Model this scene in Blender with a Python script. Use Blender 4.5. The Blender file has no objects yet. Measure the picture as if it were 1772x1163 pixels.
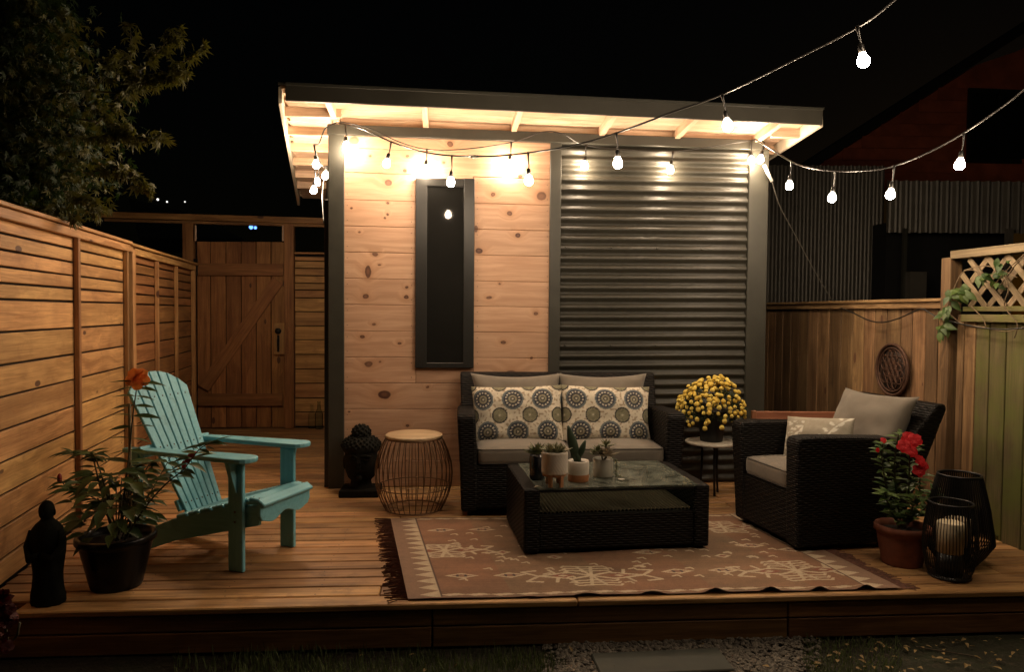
import bpy, bmesh, math, random
import numpy as np
from mathutils import Vector, Matrix, Euler, Quaternion
from mathutils import noise as mnoise

random.seed(11)
SC = bpy.context.scene
COL = SC.collection

# ------------------------------------------------------------------ camera, sky, light, exposure
PSI = math.radians(5.5)      # the camera looks a little to the right of the shed's own axis
ROLL = 0.008
FPX = 1280.0                 # focal length in photo pixels
CAM = Vector((0.0, 0.0, 1.30))
HOR = 540.0                  # image row of eye level in the middle column
fwd0 = Vector((math.sin(PSI), math.cos(PSI), 0.0))
rgt0 = Vector((math.cos(PSI), -math.sin(PSI), 0.0))
pitch = math.atan((581.5 - HOR) / FPX)
fwd = (fwd0 * math.cos(pitch) - Vector((0, 0, 1)) * math.sin(pitch)).normalized()
up0 = rgt0.cross(fwd).normalized()
rgt = (rgt0 + up0 * ROLL).normalized()
upv = rgt.cross(fwd).normalized()
cam_d = bpy.data.cameras.new('camera')
cam_o = bpy.data.objects.new('camera', cam_d)
COL.objects.link(cam_o)
m = Matrix.Identity(4)
for i in range(3):
    m[i][0] = rgt[i]; m[i][1] = upv[i]; m[i][2] = -fwd[i]; m[i][3] = CAM[i]
cam_o.matrix_world = m
cam_d.sensor_width = 36.0
cam_d.lens = FPX / 1772.0 * 36.0
cam_d.clip_start = 0.05
cam_d.clip_end = 400.0
SC.camera = cam_o

world = bpy.data.worlds.new('World')
SC.world = world
world.use_nodes = True
wn = world.node_tree
wn.nodes.clear()
w_out = wn.nodes.new('ShaderNodeOutputWorld')
w_bg = wn.nodes.new('ShaderNodeBackground')
w_sky = wn.nodes.new('ShaderNodeTexSky')
w_sky.sky_type = 'NISHITA'
w_sky.sun_disc = False
w_sky.sun_elevation = math.radians(2.0)
w_sky.sun_rotation = math.radians(40.0)
w_bg.inputs['Strength'].default_value = 0.0005
wn.links.new(w_sky.outputs[0], w_bg.inputs['Color'])
wn.links.new(w_bg.outputs[0], w_out.inputs['Surface'])

SC.view_settings.view_transform = 'Standard'
SC.view_settings.look = 'None'
SC.view_settings.exposure = 0.0
SC.view_settings.gamma = 1.0
SC.view_settings.use_curve_mapping = False
SC.render.engine = 'CYCLES'
SC.cycles.max_bounces = 7
SC.cycles.diffuse_bounces = 4
SC.cycles.glossy_bounces = 3
SC.cycles.transmission_bounces = 6
SC.cycles.transparent_max_bounces = 20
SC.cycles.use_light_tree = True
SC.cycles.sample_clamp_indirect = 6.0
SC.cycles.sample_clamp_direct = 0.0
SC.cycles.caustics_reflective = False
SC.cycles.caustics_refractive = False
SC.cycles.use_denoising = True
SC.cycles.denoiser = 'OPENIMAGEDENOISE'
SC.cycles.blur_glossy = 1.0

BULB_STRENGTH = 470.0
BULB_COLOR = (1.0, 0.765, 0.53)

# ------------------------------------------------------------------ picture <-> place
def ray(px, py):
    return (fwd + rgt * ((px - 886.0) / FPX) + upv * ((581.5 - py) / FPX))
def pz(px, py, z=0.0):
    r = ray(px, py); t = (z - CAM.z) / r.z
    return CAM + r * t
def pd(px, py, d):
    r = ray(px, py); t = d / r.dot(fwd0)
    return CAM + r * t
def base_at(px, py, r):
    """centre on the deck of a round thing whose front edge meets it at this pixel"""
    p = pz(px, py); d = Vector((p.x - CAM.x, p.y - CAM.y, 0)).normalized()
    return p + d * r
def pp(px, py, p0, n):
    r = ray(px, py); t = (p0 - CAM).dot(n) / r.dot(n)
    return CAM + r * t

# ------------------------------------------------------------------ objects
def unique(o, name): return o
def thing(name, label, cat, loc=(0, 0, 0), rz=0.0, group=None):
    o = bpy.data.objects.new(name, None)
    o.empty_display_size = 0.1
    COL.objects.link(o)
    o.location = loc; o.rotation_euler = (0, 0, rz)
    o['label'] = label; o['category'] = cat
    if group: o['group'] = group
    return o
def structure(name, loc=(0, 0, 0), rz=0.0, label=None):
    o = bpy.data.objects.new(name, None)
    COL.objects.link(o); o.location = loc; o.rotation_euler = (0, 0, rz)
    o['kind'] = 'structure'
    if label: o['label'] = label
    return o
def link(name, me, mat=None, root=None, mw=None, label=None, kind=None):
    """One object; mw is the matrix relative to its parent."""
    if mat is not None and len(me.materials) == 0:
        me.materials.append(mat)
    o = bpy.data.objects.new(name, me)
    COL.objects.link(o)
    if root is not None: o.parent = root
    if mw is not None: o.matrix_local = mw
    if label: o['label'] = label
    if kind: o['kind'] = kind
    return o

class MB:
    """collects shapes for ONE mesh"""
    def __init__(self):
        self.v = []; self.f = []; self.sm = []; self.uv = {}
    def add(self, vs, fs, smooth=False, uvs=None):
        b = len(self.v)
        self.v += [tuple(p) for p in vs]
        for k, f in enumerate(fs):
            if uvs is not None: self.uv[len(self.f)] = uvs[k]
            self.f.append(tuple(b + i for i in f)); self.sm.append(smooth)
    def box(self, x0, x1, y0, y1, z0, z1, M=None):
        vs = [Vector((x, y, z)) for z in (z0, z1) for y in (y0, y1) for x in (x0, x1)]
        if M is not None: vs = [M @ p for p in vs]
        self.add(vs, [(0, 2, 3, 1), (4, 5, 7, 6), (0, 1, 5, 4), (2, 6, 7, 3), (1, 3, 7, 5), (0, 4, 6, 2)])
    def bar(self, p, q, w, t, up=(0, 0, 1)):
        p = Vector(p); q = Vector(q); d = (q - p); L = d.length; d.normalize()
        u = Vector(up); s = d.cross(u)
        if s.length < 1e-4: s = d.cross(Vector((1, 0, 0)))
        s.normalize(); u = s.cross(d)
        M = Matrix((d, s, u)).transposed().to_4x4(); M.translation = p
        self.box(0, L, -w / 2, w / 2, -t / 2, t / 2, M)
    def tube(self, pts, r, n=6, cap=True, closed=False, smooth=True):
        pts = [Vector(p) for p in pts]; rings = []; m = len(pts)
        rr = r if isinstance(r, (list, tuple)) else [r] * m
        prev = None
        for i, p in enumerate(pts):
            if closed: d = pts[(i + 1) % m] - pts[i - 1]
            else: d = pts[min(i + 1, m - 1)] - pts[max(i - 1, 0)]
            if d.length < 1e-9: d = Vector((0, 0, 1))
            d.normalize()
            if prev is None:
                a = Vector((0, 0, 1)) if abs(d.z) < 0.9 else Vector((1, 0, 0))
                s = d.cross(a).normalized()
            else:
                s = (prev - d * prev.dot(d))
                s = s.normalized() if s.length > 1e-6 else d.cross(Vector((0, 0, 1))).normalized()
            prev = s; u = d.cross(s)
            rings.append([p + (s * math.cos(2 * math.pi * k / n) + u * math.sin(2 * math.pi * k / n)) * rr[i] for k in range(n)])
        vs = [q for R in rings for q in R]; fs = []
        for i in range(m if closed else m - 1):
            j = (i + 1) % m
            for k in range(n):
                k2 = (k + 1) % n
                fs.append((i * n + k, i * n + k2, j * n + k2, j * n + k))
        if cap and not closed:
            fs.append(tuple(range(n - 1, -1, -1))); fs.append(tuple((m - 1) * n + k for k in range(n)))
        self.add(vs, fs, smooth)
    def lathe(self, prof, n=24, c=(0, 0, 0), M=None, smooth=True, sx=1, sy=1, cap=(True, True), fn=None):
        c = Vector(c); vs = []; fs = []
        for (r, z) in prof:
            for k in range(n):
                a = 2 * math.pi * k / n
                rr = r * (fn(a, z) if fn else 1)
                vs.append(c + Vector((rr * math.cos(a) * sx, rr * math.sin(a) * sy, z)))
        for i in range(len(prof) - 1):
            for k in range(n):
                k2 = (k + 1) % n
                fs.append((i * n + k, i * n + k2, (i + 1) * n + k2, (i + 1) * n + k))
        if cap[0]: fs.append(tuple(range(n - 1, -1, -1)))
        if cap[1]: fs.append(tuple((len(prof) - 1) * n + k for k in range(n)))
        if M is not None: vs = [M @ p for p in vs]
        self.add(vs, fs, smooth)
    def ball(self, c, r, n=10, m=6, sc=(1, 1, 1), M=None):
        prof = [(max(1e-4, r * math.sin(math.pi * i / m)), -r * math.cos(math.pi * i / m)) for i in range(m + 1)]
        vs = []; fs = []
        for (q, z) in prof:
            for k in range(n):
                a = 2 * math.pi * k / n
                p = Vector((q * math.cos(a) * sc[0], q * math.sin(a) * sc[1], z * sc[2]))
                if M is not None: p = M @ p
                vs.append(Vector(c) + p)
        for i in range(m):
            for k in range(n):
                k2 = (k + 1) % n
                fs.append((i * n + k, i * n + k2, (i + 1) * n + k2, (i + 1) * n + k))
        self.add(vs, fs, True)
    def prism(self, poly, axis, a, b, M=None):
        """poly: list of 2D points; extruded along axis between a and b"""
        def mk(p, t):
            if axis == 'x': v = Vector((t, p[0], p[1]))
            elif axis == 'y': v = Vector((p[0], t, p[1]))
            else: v = Vector((p[0], p[1], t))
            return M @ v if M is not None else v
        n = len(poly)
        vs = [mk(p, a) for p in poly] + [mk(p, b) for p in poly]
        fs = [tuple(range(n - 1, -1, -1)), tuple(range(n, 2 * n))]
        for i in range(n):
            j = (i + 1) % n
            fs.append((i, j, n + j, n + i))
        self.add(vs, fs)
    def mesh(self, name, recalc=True):
        me = bpy.data.meshes.new(name)
        me.from_pydata(self.v, [], self.f)
        me.polygons.foreach_set('use_smooth', self.sm)
        if self.uv:
            L = me.uv_layers.new(name='UVMap')
            for fi, uvs in self.uv.items():
                p = me.polygons[fi]
                for k, li in enumerate(p.loop_indices): L.data[li].uv = uvs[k]
        if recalc:
            bm = bmesh.new(); bm.from_mesh(me)
            bmesh.ops.recalc_face_normals(bm, faces=bm.faces)
            bm.to_mesh(me); bm.free()
        me.update()
        return me
    def build(self, name, mat, root=None, label=None, kind=None, centre=True, bevel=0, seg=1, recalc=True):
        me = self.mesh(name, recalc)
        c = Vector((0, 0, 0))
        if centre and self.v:
            xs = np.array(self.v); c = Vector(((xs.min(0) + xs.max(0)) / 2).tolist())
            me.transform(Matrix.Translation(-c))
        if bevel: bevel_mesh(me, bevel, seg)
        return link(name, me, mat, root, Matrix.Translation(c), label, kind)

def bevel_mesh(me, w, seg=1, ang=None):
    bm = bmesh.new(); bm.from_mesh(me)
    bmesh.ops.remove_doubles(bm, verts=bm.verts, dist=1e-6)
    ed = [e for e in bm.edges if len(e.link_faces) == 2 and e.calc_face_angle(0) > 0.5]
    bmesh.ops.bevel(bm, geom=ed, offset=w, segments=seg, affect='EDGES', profile=0.5, clamp_overlap=True)
    bm.to_mesh(me); bm.free()

_bm = {}
def board_mesh(L, W, T, bev=0.003):
    k = (round(L, 3), round(W, 4), round(T, 4), bev)
    if k not in _bm:
        b = MB(); b.box(-k[0] / 2, k[0] / 2, -k[1] / 2, k[1] / 2, -k[2] / 2, k[2] / 2)
        me = b.mesh('board')
        if bev: bevel_mesh(me, min(bev, k[2] * .4))
        _bm[k] = me
    return _bm[k]
def board(name, mat, root, p, q, W, T, up=(0, 0, 1), bev=0.003, label=None):
    """plank from p to q; W is its width across 'up x length', T its thickness along 'up'"""
    p = Vector(p); q = Vector(q); d = q - p; L = d.length; d = d / L
    u = Vector(up); s = u.cross(d); s.normalize(); u = d.cross(s)
    M = Matrix((d, s, u)).transposed().to_4x4(); M.translation = (p + q) / 2
    key = (round(L, 3), round(W, 4), round(T, 4), bev, mat.name)
    if key not in _bm:
        me = board_mesh(L, W, T, bev).copy(); me.materials.append(mat); _bm[key] = me
    o = bpy.data.objects.new(name, _bm[key]); COL.objects.link(o)
    if root is not None: o.parent = root
    o.matrix_local = M
    if label: o['label'] = label
    return o

def rbox(b, c, size, r, M=None, seg=3, puff=0.0, nz=0.0):
    """rounded box as a superellipsoid-like subdivided cube"""
    n = 10
    vs = []; fs = []; idx = {}
    hx, hy, hz = [s / 2 for s in size]
    def key(p): return (round(p[0], 5), round(p[1], 5), round(p[2], 5))
    def put(p):
        k = key(p)
        if k in idx: return idx[k]
        x, y, z = p
        q = Vector((x * hx, y * hy, z * hz))
        cl = Vector((max(-hx + r, min(hx - r, q.x)), max(-hy + r, min(hy - r, q.y)), max(-hz + r, min(hz - r, q.z))))
        d = q - cl
        if d.length > 1e-9: q = cl + d.normalized() * r
        if puff:
            q.z += (1 if z > 0 else -1) * puff * (1 - x * x) * (1 - y * y) * abs(z)
        if nz: q += mnoise.noise_vector(q * 7) * nz
        idx[k] = len(vs); vs.append(q); return idx[k]
    g = [-1 + 2 * i / n for i in range(n + 1)]
    # concentrate samples near the edges
    g = [math.copysign(abs(t) ** 0.6, t) if t else 0 for t in g]
    for ax in range(3):
        for sgn in (-1, 1):
            for i in range(n):
                for j in range(n):
                    q = []
                    for (a, c_) in ((i, j), (i + 1, j), (i + 1, j + 1), (i, j + 1)):
                        p = [0, 0, 0]; p[ax] = sgn; p[(ax + 1) % 3] = g[a]; p[(ax + 2) % 3] = g[c_]
                        q.append(put(p))
                    if sgn < 0: q.reverse()
                    fs.append(tuple(q))
    out = []
    for q in vs:
        q = Vector(c) + q
        if M is not None: q = M @ q
        out.append(q)
    b.add(out, fs, True)

# ------------------------------------------------------------------ materials
class NT:
    def __init__(self, name):
        self.m = bpy.data.materials.new(name); self.m.use_nodes = True
        self.t = self.m.node_tree; self.t.nodes.clear()
        self.out = self.t.nodes.new('ShaderNodeOutputMaterial')
        self.b = self.t.nodes.new('ShaderNodeBsdfPrincipled')
        self.t.links.new(self.b.outputs[0], self.out.inputs[0])
    def n(self, typ, **kw):
        nd = self.t.nodes.new(typ)
        for k, v in kw.items():
            if k.startswith('i_'):
                key = k[2:]
                key = int(key) if key.isdigit() else key.replace('_', ' ')
                self.put(nd.inputs[key], v)
            else: setattr(nd, k, v)
        return nd
    def put(self, sock, v):
        if isinstance(v, bpy.types.NodeSocket): self.t.links.new(v, sock)
        elif isinstance(v, bpy.types.Node): self.t.links.new(v.outputs[0], sock)
        else:
            if sock.type == 'RGBA' and len(v) == 3: v = (*v, 1)
            sock.default_value = v
    def math(self, op, a, b=0.0, c=None, clamp=False):
        nd = self.n('ShaderNodeMath', operation=op, use_clamp=clamp)
        self.put(nd.inputs[0], a); self.put(nd.inputs[1], b)
        if c is not None: self.put(nd.inputs[2], c)
        return nd.outputs[0]
    def vmath(self, op, a, b=(0, 0, 0)):
        nd = self.n('ShaderNodeVectorMath', operation=op)
        self.put(nd.inputs[0], a); self.put(nd.inputs[1], b)
        return nd.outputs['Value' if op in ('LENGTH', 'DISTANCE', 'DOT_PRODUCT') else 'Vector']
    def mix(self, f, a, b, mode='MIX'):
        nd = self.n('ShaderNodeMix', data_type='RGBA', blend_type=mode)
        self.put(nd.inputs[0], f); self.put(nd.inputs[6], a); self.put(nd.inputs[7], b)
        return nd.outputs[2]
    def ramp(self, f, lo, hi):
        nd = self.n('ShaderNodeMapRange', clamp=True)
        self.put(nd.inputs[0], f); nd.inputs[1].default_value = lo; nd.inputs[2].default_value = hi
        return nd.outputs[0]
    def noise(self, vec, scale, detail=4, rough=0.55, dist=0.0):
        nd = self.n('ShaderNodeTexNoise'); self.put(nd.inputs['Vector'], vec)
        nd.inputs['Scale'].default_value = scale; nd.inputs['Detail'].default_value = detail
        nd.inputs['Roughness'].default_value = rough; nd.inputs['Distortion'].default_value = dist
        return nd.outputs[0]
    def bump(self, h, strength=0.3, dist=0.01):
        nd = self.n('ShaderNodeBump'); nd.inputs['Strength'].default_value = strength
        nd.inputs['Distance'].default_value = dist; self.put(nd.inputs['Height'], h)
        self.put(self.b.inputs['Normal'], nd.outputs[0])
    def set(self, **kw):
        for k, v in kw.items(): self.put(self.b.inputs[k.replace('_', ' ')], v)
    def objco(self, scale=(1, 1, 1), rnd=True):
        tc = self.n('ShaderNodeTexCoord').outputs['Object']
        if rnd:
            r = self.n('ShaderNodeObjectInfo').outputs['Random']
            off = self.n('ShaderNodeCombineXYZ'); 
            self.put(off.inputs[0], self.math('MULTIPLY', r, 91.7)); self.put(off.inputs[1], self.math('MULTIPLY', r, 53.3)); self.put(off.inputs[2], self.math('MULTIPLY', r, 17.1))
            tc = self.vmath('ADD', tc, off.outputs[0])
        return self.vmath('MULTIPLY', tc, scale) if scale != (1, 1, 1) else tc
    def rand(self): return self.n('ShaderNodeObjectInfo').outputs['Random']

def simple(name, col, rough=0.6, var=0.25, scale=30.0, metal=0.0, bump=0.0, spec=0.5, coat=0.0, rndv=0.0, sss=None):
    t = NT(name); co = t.objco()
    n1 = t.noise(co, scale, 5)
    dark = tuple(c * (1 - var) for c in col); lite = tuple(min(1, c * (1 + var)) for c in col)
    c = t.mix(t.ramp(n1, 0.3, 0.7), dark, lite)
    if rndv:
        hsv = t.n('ShaderNodeHueSaturation'); t.put(hsv.inputs['Value'], t.math('ADD', t.math('MULTIPLY', t.rand(), 2 * rndv), 1 - rndv)); t.put(hsv.inputs['Color'], c); c = hsv.outputs[0]
    t.set(Base_Color=c, Roughness=t.math('ADD', t.math('MULTIPLY', n1, 0.15), rough - 0.075), Metallic=metal)
    t.b.inputs['Specular IOR Level'].default_value = spec
    if coat: t.b.inputs['Coat Weight'].default_value = coat
    if bump: t.bump(n1, bump, 0.004)
    return t.m

def wood(name, lo, hi, knots=1.0, knot_col=(0.08, 0.03, 0.015), rough=0.6, rndv=0.18, axis=0, grain=1.0, moss=None, stain=None, bump=0.25, kscale=2.4, wet=0.0):
    """plank wood: grain runs along the object's local axis (0 = x, 2 = z)"""
    t = NT(name)
    co = t.objco()
    st = [9.0, 9.0, 9.0]; st[axis] = 0.55
    sc = t.vmath('MULTIPLY', co, tuple(st))
    # knots: sparse voronoi cells stretched along the grain
    ks = [kscale * 2.2] * 3; ks[axis] = kscale
    kc = t.vmath('MULTIPLY', co, tuple(ks))
    wob = t.noise(co, 6.0, 2)
    vor = t.n('ShaderNodeTexVoronoi', feature='F1'); t.put(vor.inputs['Vector'], kc); vor.inputs['Scale'].default_value = 1.0
    sep = t.n('ShaderNodeSeparateColor'); t.put(sep.inputs[0], vor.outputs['Color'])
    size = t.math('MULTIPLY', t.math('SUBTRACT', sep.outputs[0], 1 - 0.55 * knots, clamp=True), 0.17)
    kd = t.math('SUBTRACT', size, vor.outputs['Distance'])       # >0 inside a knot
    kmask = t.ramp(kd, -0.008, 0.012)
    kring = t.ramp(vor.outputs['Distance'], 0.0, 0.5)
    # grain, bent round the knots
    bend = t.n('ShaderNodeCombineXYZ')
    b1 = t.math('MULTIPLY', t.math('SUBTRACT', 1.0, kring), 0.35)
    for i in range(3):
        if i != axis: t.put(bend.inputs[i], b1)
    sc2 = t.vmath('ADD', sc, bend.outputs[0])
    g1 = t.noise(sc2, 2.2 * grain, 5, 0.6, 0.6)
    st2 = [60.0, 60.0, 60.0]; st2[axis] = 1.8
    g2 = t.noise(t.vmath('MULTIPLY', co, tuple(st2)), 2.0, 3, 0.7)
    big = t.noise(co, 2.3, 3)
    f = t.math('ADD', t.math('MULTIPLY', g1, 0.6), t.math('MULTIPLY', g2, 0.4))
    c = t.mix(t.ramp(f, 0.40, 0.60), tuple(x * .8 for x in lo), hi)
    c = t.mix(t.math('MULTIPLY', t.ramp(big, 0.42, 0.68), 0.5), c, tuple(x * 0.6 for x in lo))
    if stain is not None:
        s = t.noise(co, 5.0, 6, 0.7)
        c = t.mix(t.math('MULTIPLY', t.ramp(s, 0.55, 0.72), 0.7), c, stain)
    c = t.mix(t.math('MULTIPLY', kmask, 0.9), c, knot_col)
    if moss is not None:
        s = t.noise(co, 3.0, 5, 0.65)
        c = t.mix(t.math('MULTIPLY', t.ramp(s, 0.35, 0.65), 0.85), c, moss)
    hsv = t.n('ShaderNodeHueSaturation')
    t.put(hsv.inputs['Value'], t.math('ADD', t.math('MULTIPLY', t.rand(), 2 * rndv), 1 - rndv))
    rr = t.math('FRACT', t.math('MULTIPLY', t.rand(), 7.31))
    t.put(hsv.inputs['Hue'], t.math('ADD', t.math('MULTIPLY', rr, 0.014), 0.493))
    t.put(hsv.inputs['Color'], c)
    t.set(Base_Color=hsv.outputs[0], Roughness=t.math('ADD', t.math('MULTIPLY', g1, 0.25), rough - 0.12))
    h = t.math('SUBTRACT', f, t.math('MULTIPLY', kmask, 0.3))
    t.bump(h, bump, 0.004)
    return t.m

# ================================================================== MATERIALS
M = {}
M['fence'] = wood('fence_wood', (0.44, 0.220, 0.077), (0.65, 0.37, 0.145), knots=1.35, rndv=0.16, axis=0, stain=(0.27, 0.13, 0.05), rough=0.62)
M['fence_red'] = wood('fence_wood_red', (0.30, 0.125, 0.040), (0.46, 0.215, 0.075), knots=1.0, rndv=0.15, axis=0, rough=0.62)
M['fence_dark'] = wood('fence_wood_dark', (0.24, 0.11, 0.04), (0.40, 0.20, 0.075), knots=0.5, rndv=0.14, axis=0, rough=0.65)
M['gate'] = wood('gate_wood', (0.29, 0.122, 0.038), (0.48, 0.23, 0.078), knots=1.1, rndv=0.17, axis=0, rough=0.6)
M['deck'] = wood('deck_wood', (0.30, 0.150, 0.056), (0.58, 0.325, 0.135), knots=1.1, rndv=0.30, axis=0, rough=0.5, stain=(0.15, 0.075, 0.035), bump=0.35)
M['cedar'] = wood('cedar_right', (0.15, 0.080, 0.034), (0.31, 0.185, 0.085), knots=1.2, rndv=0.34, axis=0, rough=0.7, stain=(0.10, 0.05, 0.025))
M['cedar_moss'] = wood('cedar_mossy', (0.12, 0.085, 0.038), (0.20, 0.155, 0.075), knots=0.5, rndv=0.15, axis=0, rough=0.85, moss=(0.125, 0.14, 0.024))
M['lattice'] = wood('lattice_wood', (0.20, 0.14, 0.075), (0.33, 0.25, 0.14), knots=0.2, rndv=0.2, axis=0, rough=0.75, stain=(0.2, 0.15, 0.07))
M['rafter'] = wood('pine_rafter', (0.68, 0.46, 0.30), (0.82, 0.60, 0.42), knots=0.6, knot_col=(0.25, 0.11, 0.06), rndv=0.08, axis=0, rough=0.6)
M['bench'] = wood('bench_wood', (0.30, 0.12, 0.06), (0.42, 0.19, 0.10), knots=0.1, rndv=0.1, axis=0, rough=0.5)
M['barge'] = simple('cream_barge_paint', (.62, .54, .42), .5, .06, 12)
M['trim'] = simple('dark_trim_paint', (0.034, 0.033, 0.025), 0.5, 0.12, 12, bump=0.05, rndv=0.04)
M['fascia'] = simple('fascia_metal', (0.036, 0.033, 0.024), 0.55, 0.12, 9, rndv=0.04)
M['corr'] = simple('corrugated_steel', (0.034, 0.032, 0.0245), 0.46, 0.12, 25, metal=0.0, spec=0.4)
M['frame'] = simple('window_frame_paint', (0.016, 0.0155, 0.014), 0.42, 0.1, 20)
M['black'] = simple('black_metal', (0.012, 0.012, 0.012), 0.4, 0.1, 40, metal=0.3)
M['cable'] = simple('black_rubber', (0.012, 0.011, 0.010), 0.38, 0.1, 40, spec=0.6)
M['hidden'] = simple('dark_board', (0.03, 0.022, 0.015), 0.8, 0.2, 10)  # near-black for hidden boards and for painted shade behind gaps

def pane_glass():
    t = NT('dark_window_glass'); co = t.objco()
    n = t.noise(co, 6, 4)
    t.set(Base_Color=t.mix(n, (0.010, 0.010, 0.0095), (0.016, 0.0155, 0.014)), Roughness=0.05)
    t.b.inputs['Specular IOR Level'].default_value = 0.2
    return t.m
M['pane'] = pane_glass()

def clear_glass(name='clear_glass', tint=(0.9, 1.0, 0.95), rough=0.02):
    t = NT(name)
    t.set(Base_Color=tint, Roughness=rough, IOR=1.45)
    t.b.inputs['Transmission Weight'].default_value = 1.0
    return t.m
M['glass'] = clear_glass()

def bulb_mat():
    t = NT('lit_bulb_glass')
    lw = t.n('ShaderNodeLayerWeight'); lw.inputs[0].default_value = 0.4
    e = t.n('ShaderNodeEmission'); t.put(e.inputs[0], BULB_COLOR)
    e.inputs[1].default_value = BULB_STRENGTH
    t.t.links.new(e.outputs[0], t.out.inputs[0]); t.t.nodes.remove(t.b)
    t.t.nodes.remove(lw)
    return t.m
M['bulb'] = bulb_mat()

# ================================================================== GROUND
ZG = -0.205
def ground_mat():
    t = NT('night_soil'); co = t.objco(rnd=False)
    n = t.noise(co, 3, 6, .7); n2 = t.noise(co, 40, 4, .7)
    c = t.mix(t.ramp(n, .35, .65), (0.020, 0.013, 0.008), (0.022, 0.027, 0.009))
    c = t.mix(t.ramp(n2, .5, .7), c, (0.05, 0.038, 0.024))
    t.set(Base_Color=c, Roughness=0.95); t.bump(n2, .8, .02)
    return t.m
b = MB()
N = 60
def gsp(i, n, a): 
    u = 2 * i / n - 1
    return math.copysign(abs(u) ** 3, u) * a
vs = []; fs = []
for j in range(N + 1):
    for i in range(N + 1):
        x = gsp(i, N, 120); y = gsp(j, N, 120) + 3
        z = ZG + 0.02 * mnoise.noise(Vector((x * .9, y * .9, 0)))
        vs.append((x, y, z - 0.012))
for j in range(N):
    for i in range(N):
        fs.append((j * (N + 1) + i, j * (N + 1) + i + 1, (j + 1) * (N + 1) + i + 1, (j + 1) * (N + 1) + i))
b.add(vs, fs, True)
g = b.build('ground', ground_mat(), None, centre=False, kind='structure')

# ================================================================== DECK
DA = pz(60, 1061); DB = pz(1700, 1025.5)
ddir = (DB - DA).normalized()
DRZ = math.atan2(ddir.y, ddir.x)
deck = structure('deck', DA, DRZ, 'low deck of narrow brown planks')
dinv = (Matrix.Translation(DA) @ Matrix.Rotation(DRZ, 4, 'Z')).inverted()
def dl(p): return dinv @ Vector(p)
# left fence line
F0 = pz(2, 1013); F1 = pz(335, 751)
fd = (F1 - F0).normalized()
FRZ = math.atan2(fd.y, fd.x)
f0l = dl(F0); f1l = dl(F1)
def fence_x(yl):
    return f0l.x + (f1l.x - f0l.x) * (yl - f0l.y) / (f1l.y - f0l.y)
seamL = dl(pz(664, 1000)).x
DR = dl(pz(1712, 924)); DR0 = dl(pz(1900, 1000)); 
def deck_right(yl):
    return DR.x + (DR0.x - DR.x) * (yl - DR.y) / (DR0.y - DR.y)
shed_l = dl(pz(600, 845))
PITCH = 0.1195
rd = random.Random(5)
for k in range(45):
    y0 = k * PITCH; y = y0 + PITCH / 2 - 0.003
    xl = fence_x(y) + 0.01 if y > 0.12 else fence_x(0.12) + 0.02
    if k == 0: xl = dl(pz(20, 1061)).x
    xr = deck_right(y)
    if y > DR.y: xr = DR.x
    if y > shed_l.y + .15:
        # behind the shed front only the passage to the gate is planked
        cuts = [xl, shed_l.x + 0.25]
    else:
        s1 = seamL + (0 if k % 2 else 1.37 * 0.5) + rd.uniform(-.004, .004)
        s1 = seamL if k % 2 == 1 else seamL + 0.90
        s2 = s1 + 2.2
        cuts = [xl, s1, s2, xr]
        cuts = [c for c in cuts if c <= xr - 0.1 or c == xr]
    for i in range(len(cuts) - 1):
        if cuts[i + 1] - cuts[i] < 0.05: continue
        zz = rd.uniform(-.0015, .0005)
        board('plank', M['deck'], deck, (cuts[i] + .002, y, -.014 + zz), (cuts[i + 1] - .002, y, -.014 + zz), PITCH - 0.012, 0.028, bev=0.005)
# front boards below the edge
xs = [dl(pz(20, 1080)).x - .6, dl(pz(745, 1080)).x, dl(pz(1412, 1070)).x, dl(pz(1900, 1060)).x + .5]
for i in range(3):
    for (z0, z1) in ((-.036, -.108), (-.112, ZG + 0.0)):
        board('riser_board', M['fence_dark'], deck, (xs[i] + .004, .035, (z0 + z1) / 2), (xs[i + 1] - .004, .035, (z0 + z1) / 2), abs(z1 - z0) - .003, 0.03, up=(0, -1, 0))
b = MB(); b.box(-1.5, 7, 0.06, 6.2, -0.12, -0.06); 
b.build('gap_shade_slab', M['hidden'], deck)  # solid dark slab, shade between the planks put into its colour

# screws in the deck planks
b = MB()
for k in range(1, 22):
    y0 = k * PITCH
    for xj in np.arange(-.9, 4.6, .41):
        for o_ in (.022, PITCH - .036):
            if xj < fence_x(y0) + .1: continue
            c_ = Vector((float(xj) + rd.uniform(-.01, .01), y0 + o_, .0006)); r_s = .0042
            b.add([c_ + Vector((r_s * math.cos(a * math.pi / 3), r_s * math.sin(a * math.pi / 3), 0)) for a in range(6)], [(0, 1, 2, 3, 4, 5)])
b.build('screw_heads', M['black'], deck, kind='stuff')

# ================================================================== LEFT FENCE (boards run along local x, lit side faces -y)
fence = thing('wooden_fence', 'brown horizontal-board fence behind the teal chair, with a flat top cap', 'fence', F0, FRZ)
finv = (Matrix.Translation(F0) @ Matrix.Rotation(FRZ, 4, 'Z')).inverted()
fn = Vector((math.sin(FRZ), -math.cos(FRZ), 0))
def fl(px, py, off=0.0):
    return finv @ pp(px, py, F0 + fn * off, fn)
xA = fl(-40, 700).x - 0.6; x127 = fl(127, 700).x; x215 = fl(214, 700).x; xB = fl(222, 700).x
xm1 = fl(266, 600).x; xm2 = fl(300, 600).x; xE = fl(330, 600).x
zs1 = [fl(4, v).z for v in (376, 404, 432.5, 461.7, 490, 518, 575, 632, 687, 744.6, 800, 856, 912, 966, 1013)]
zs2 = [fl(216, v).z for v in (408, 424, 441, 458, 475, 493, 511, 547.5, 584, 620, 657, 694, 731, 767, 803, 840)]
ztop = zs1[0]
zlast = [z for z in zs2]
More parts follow.
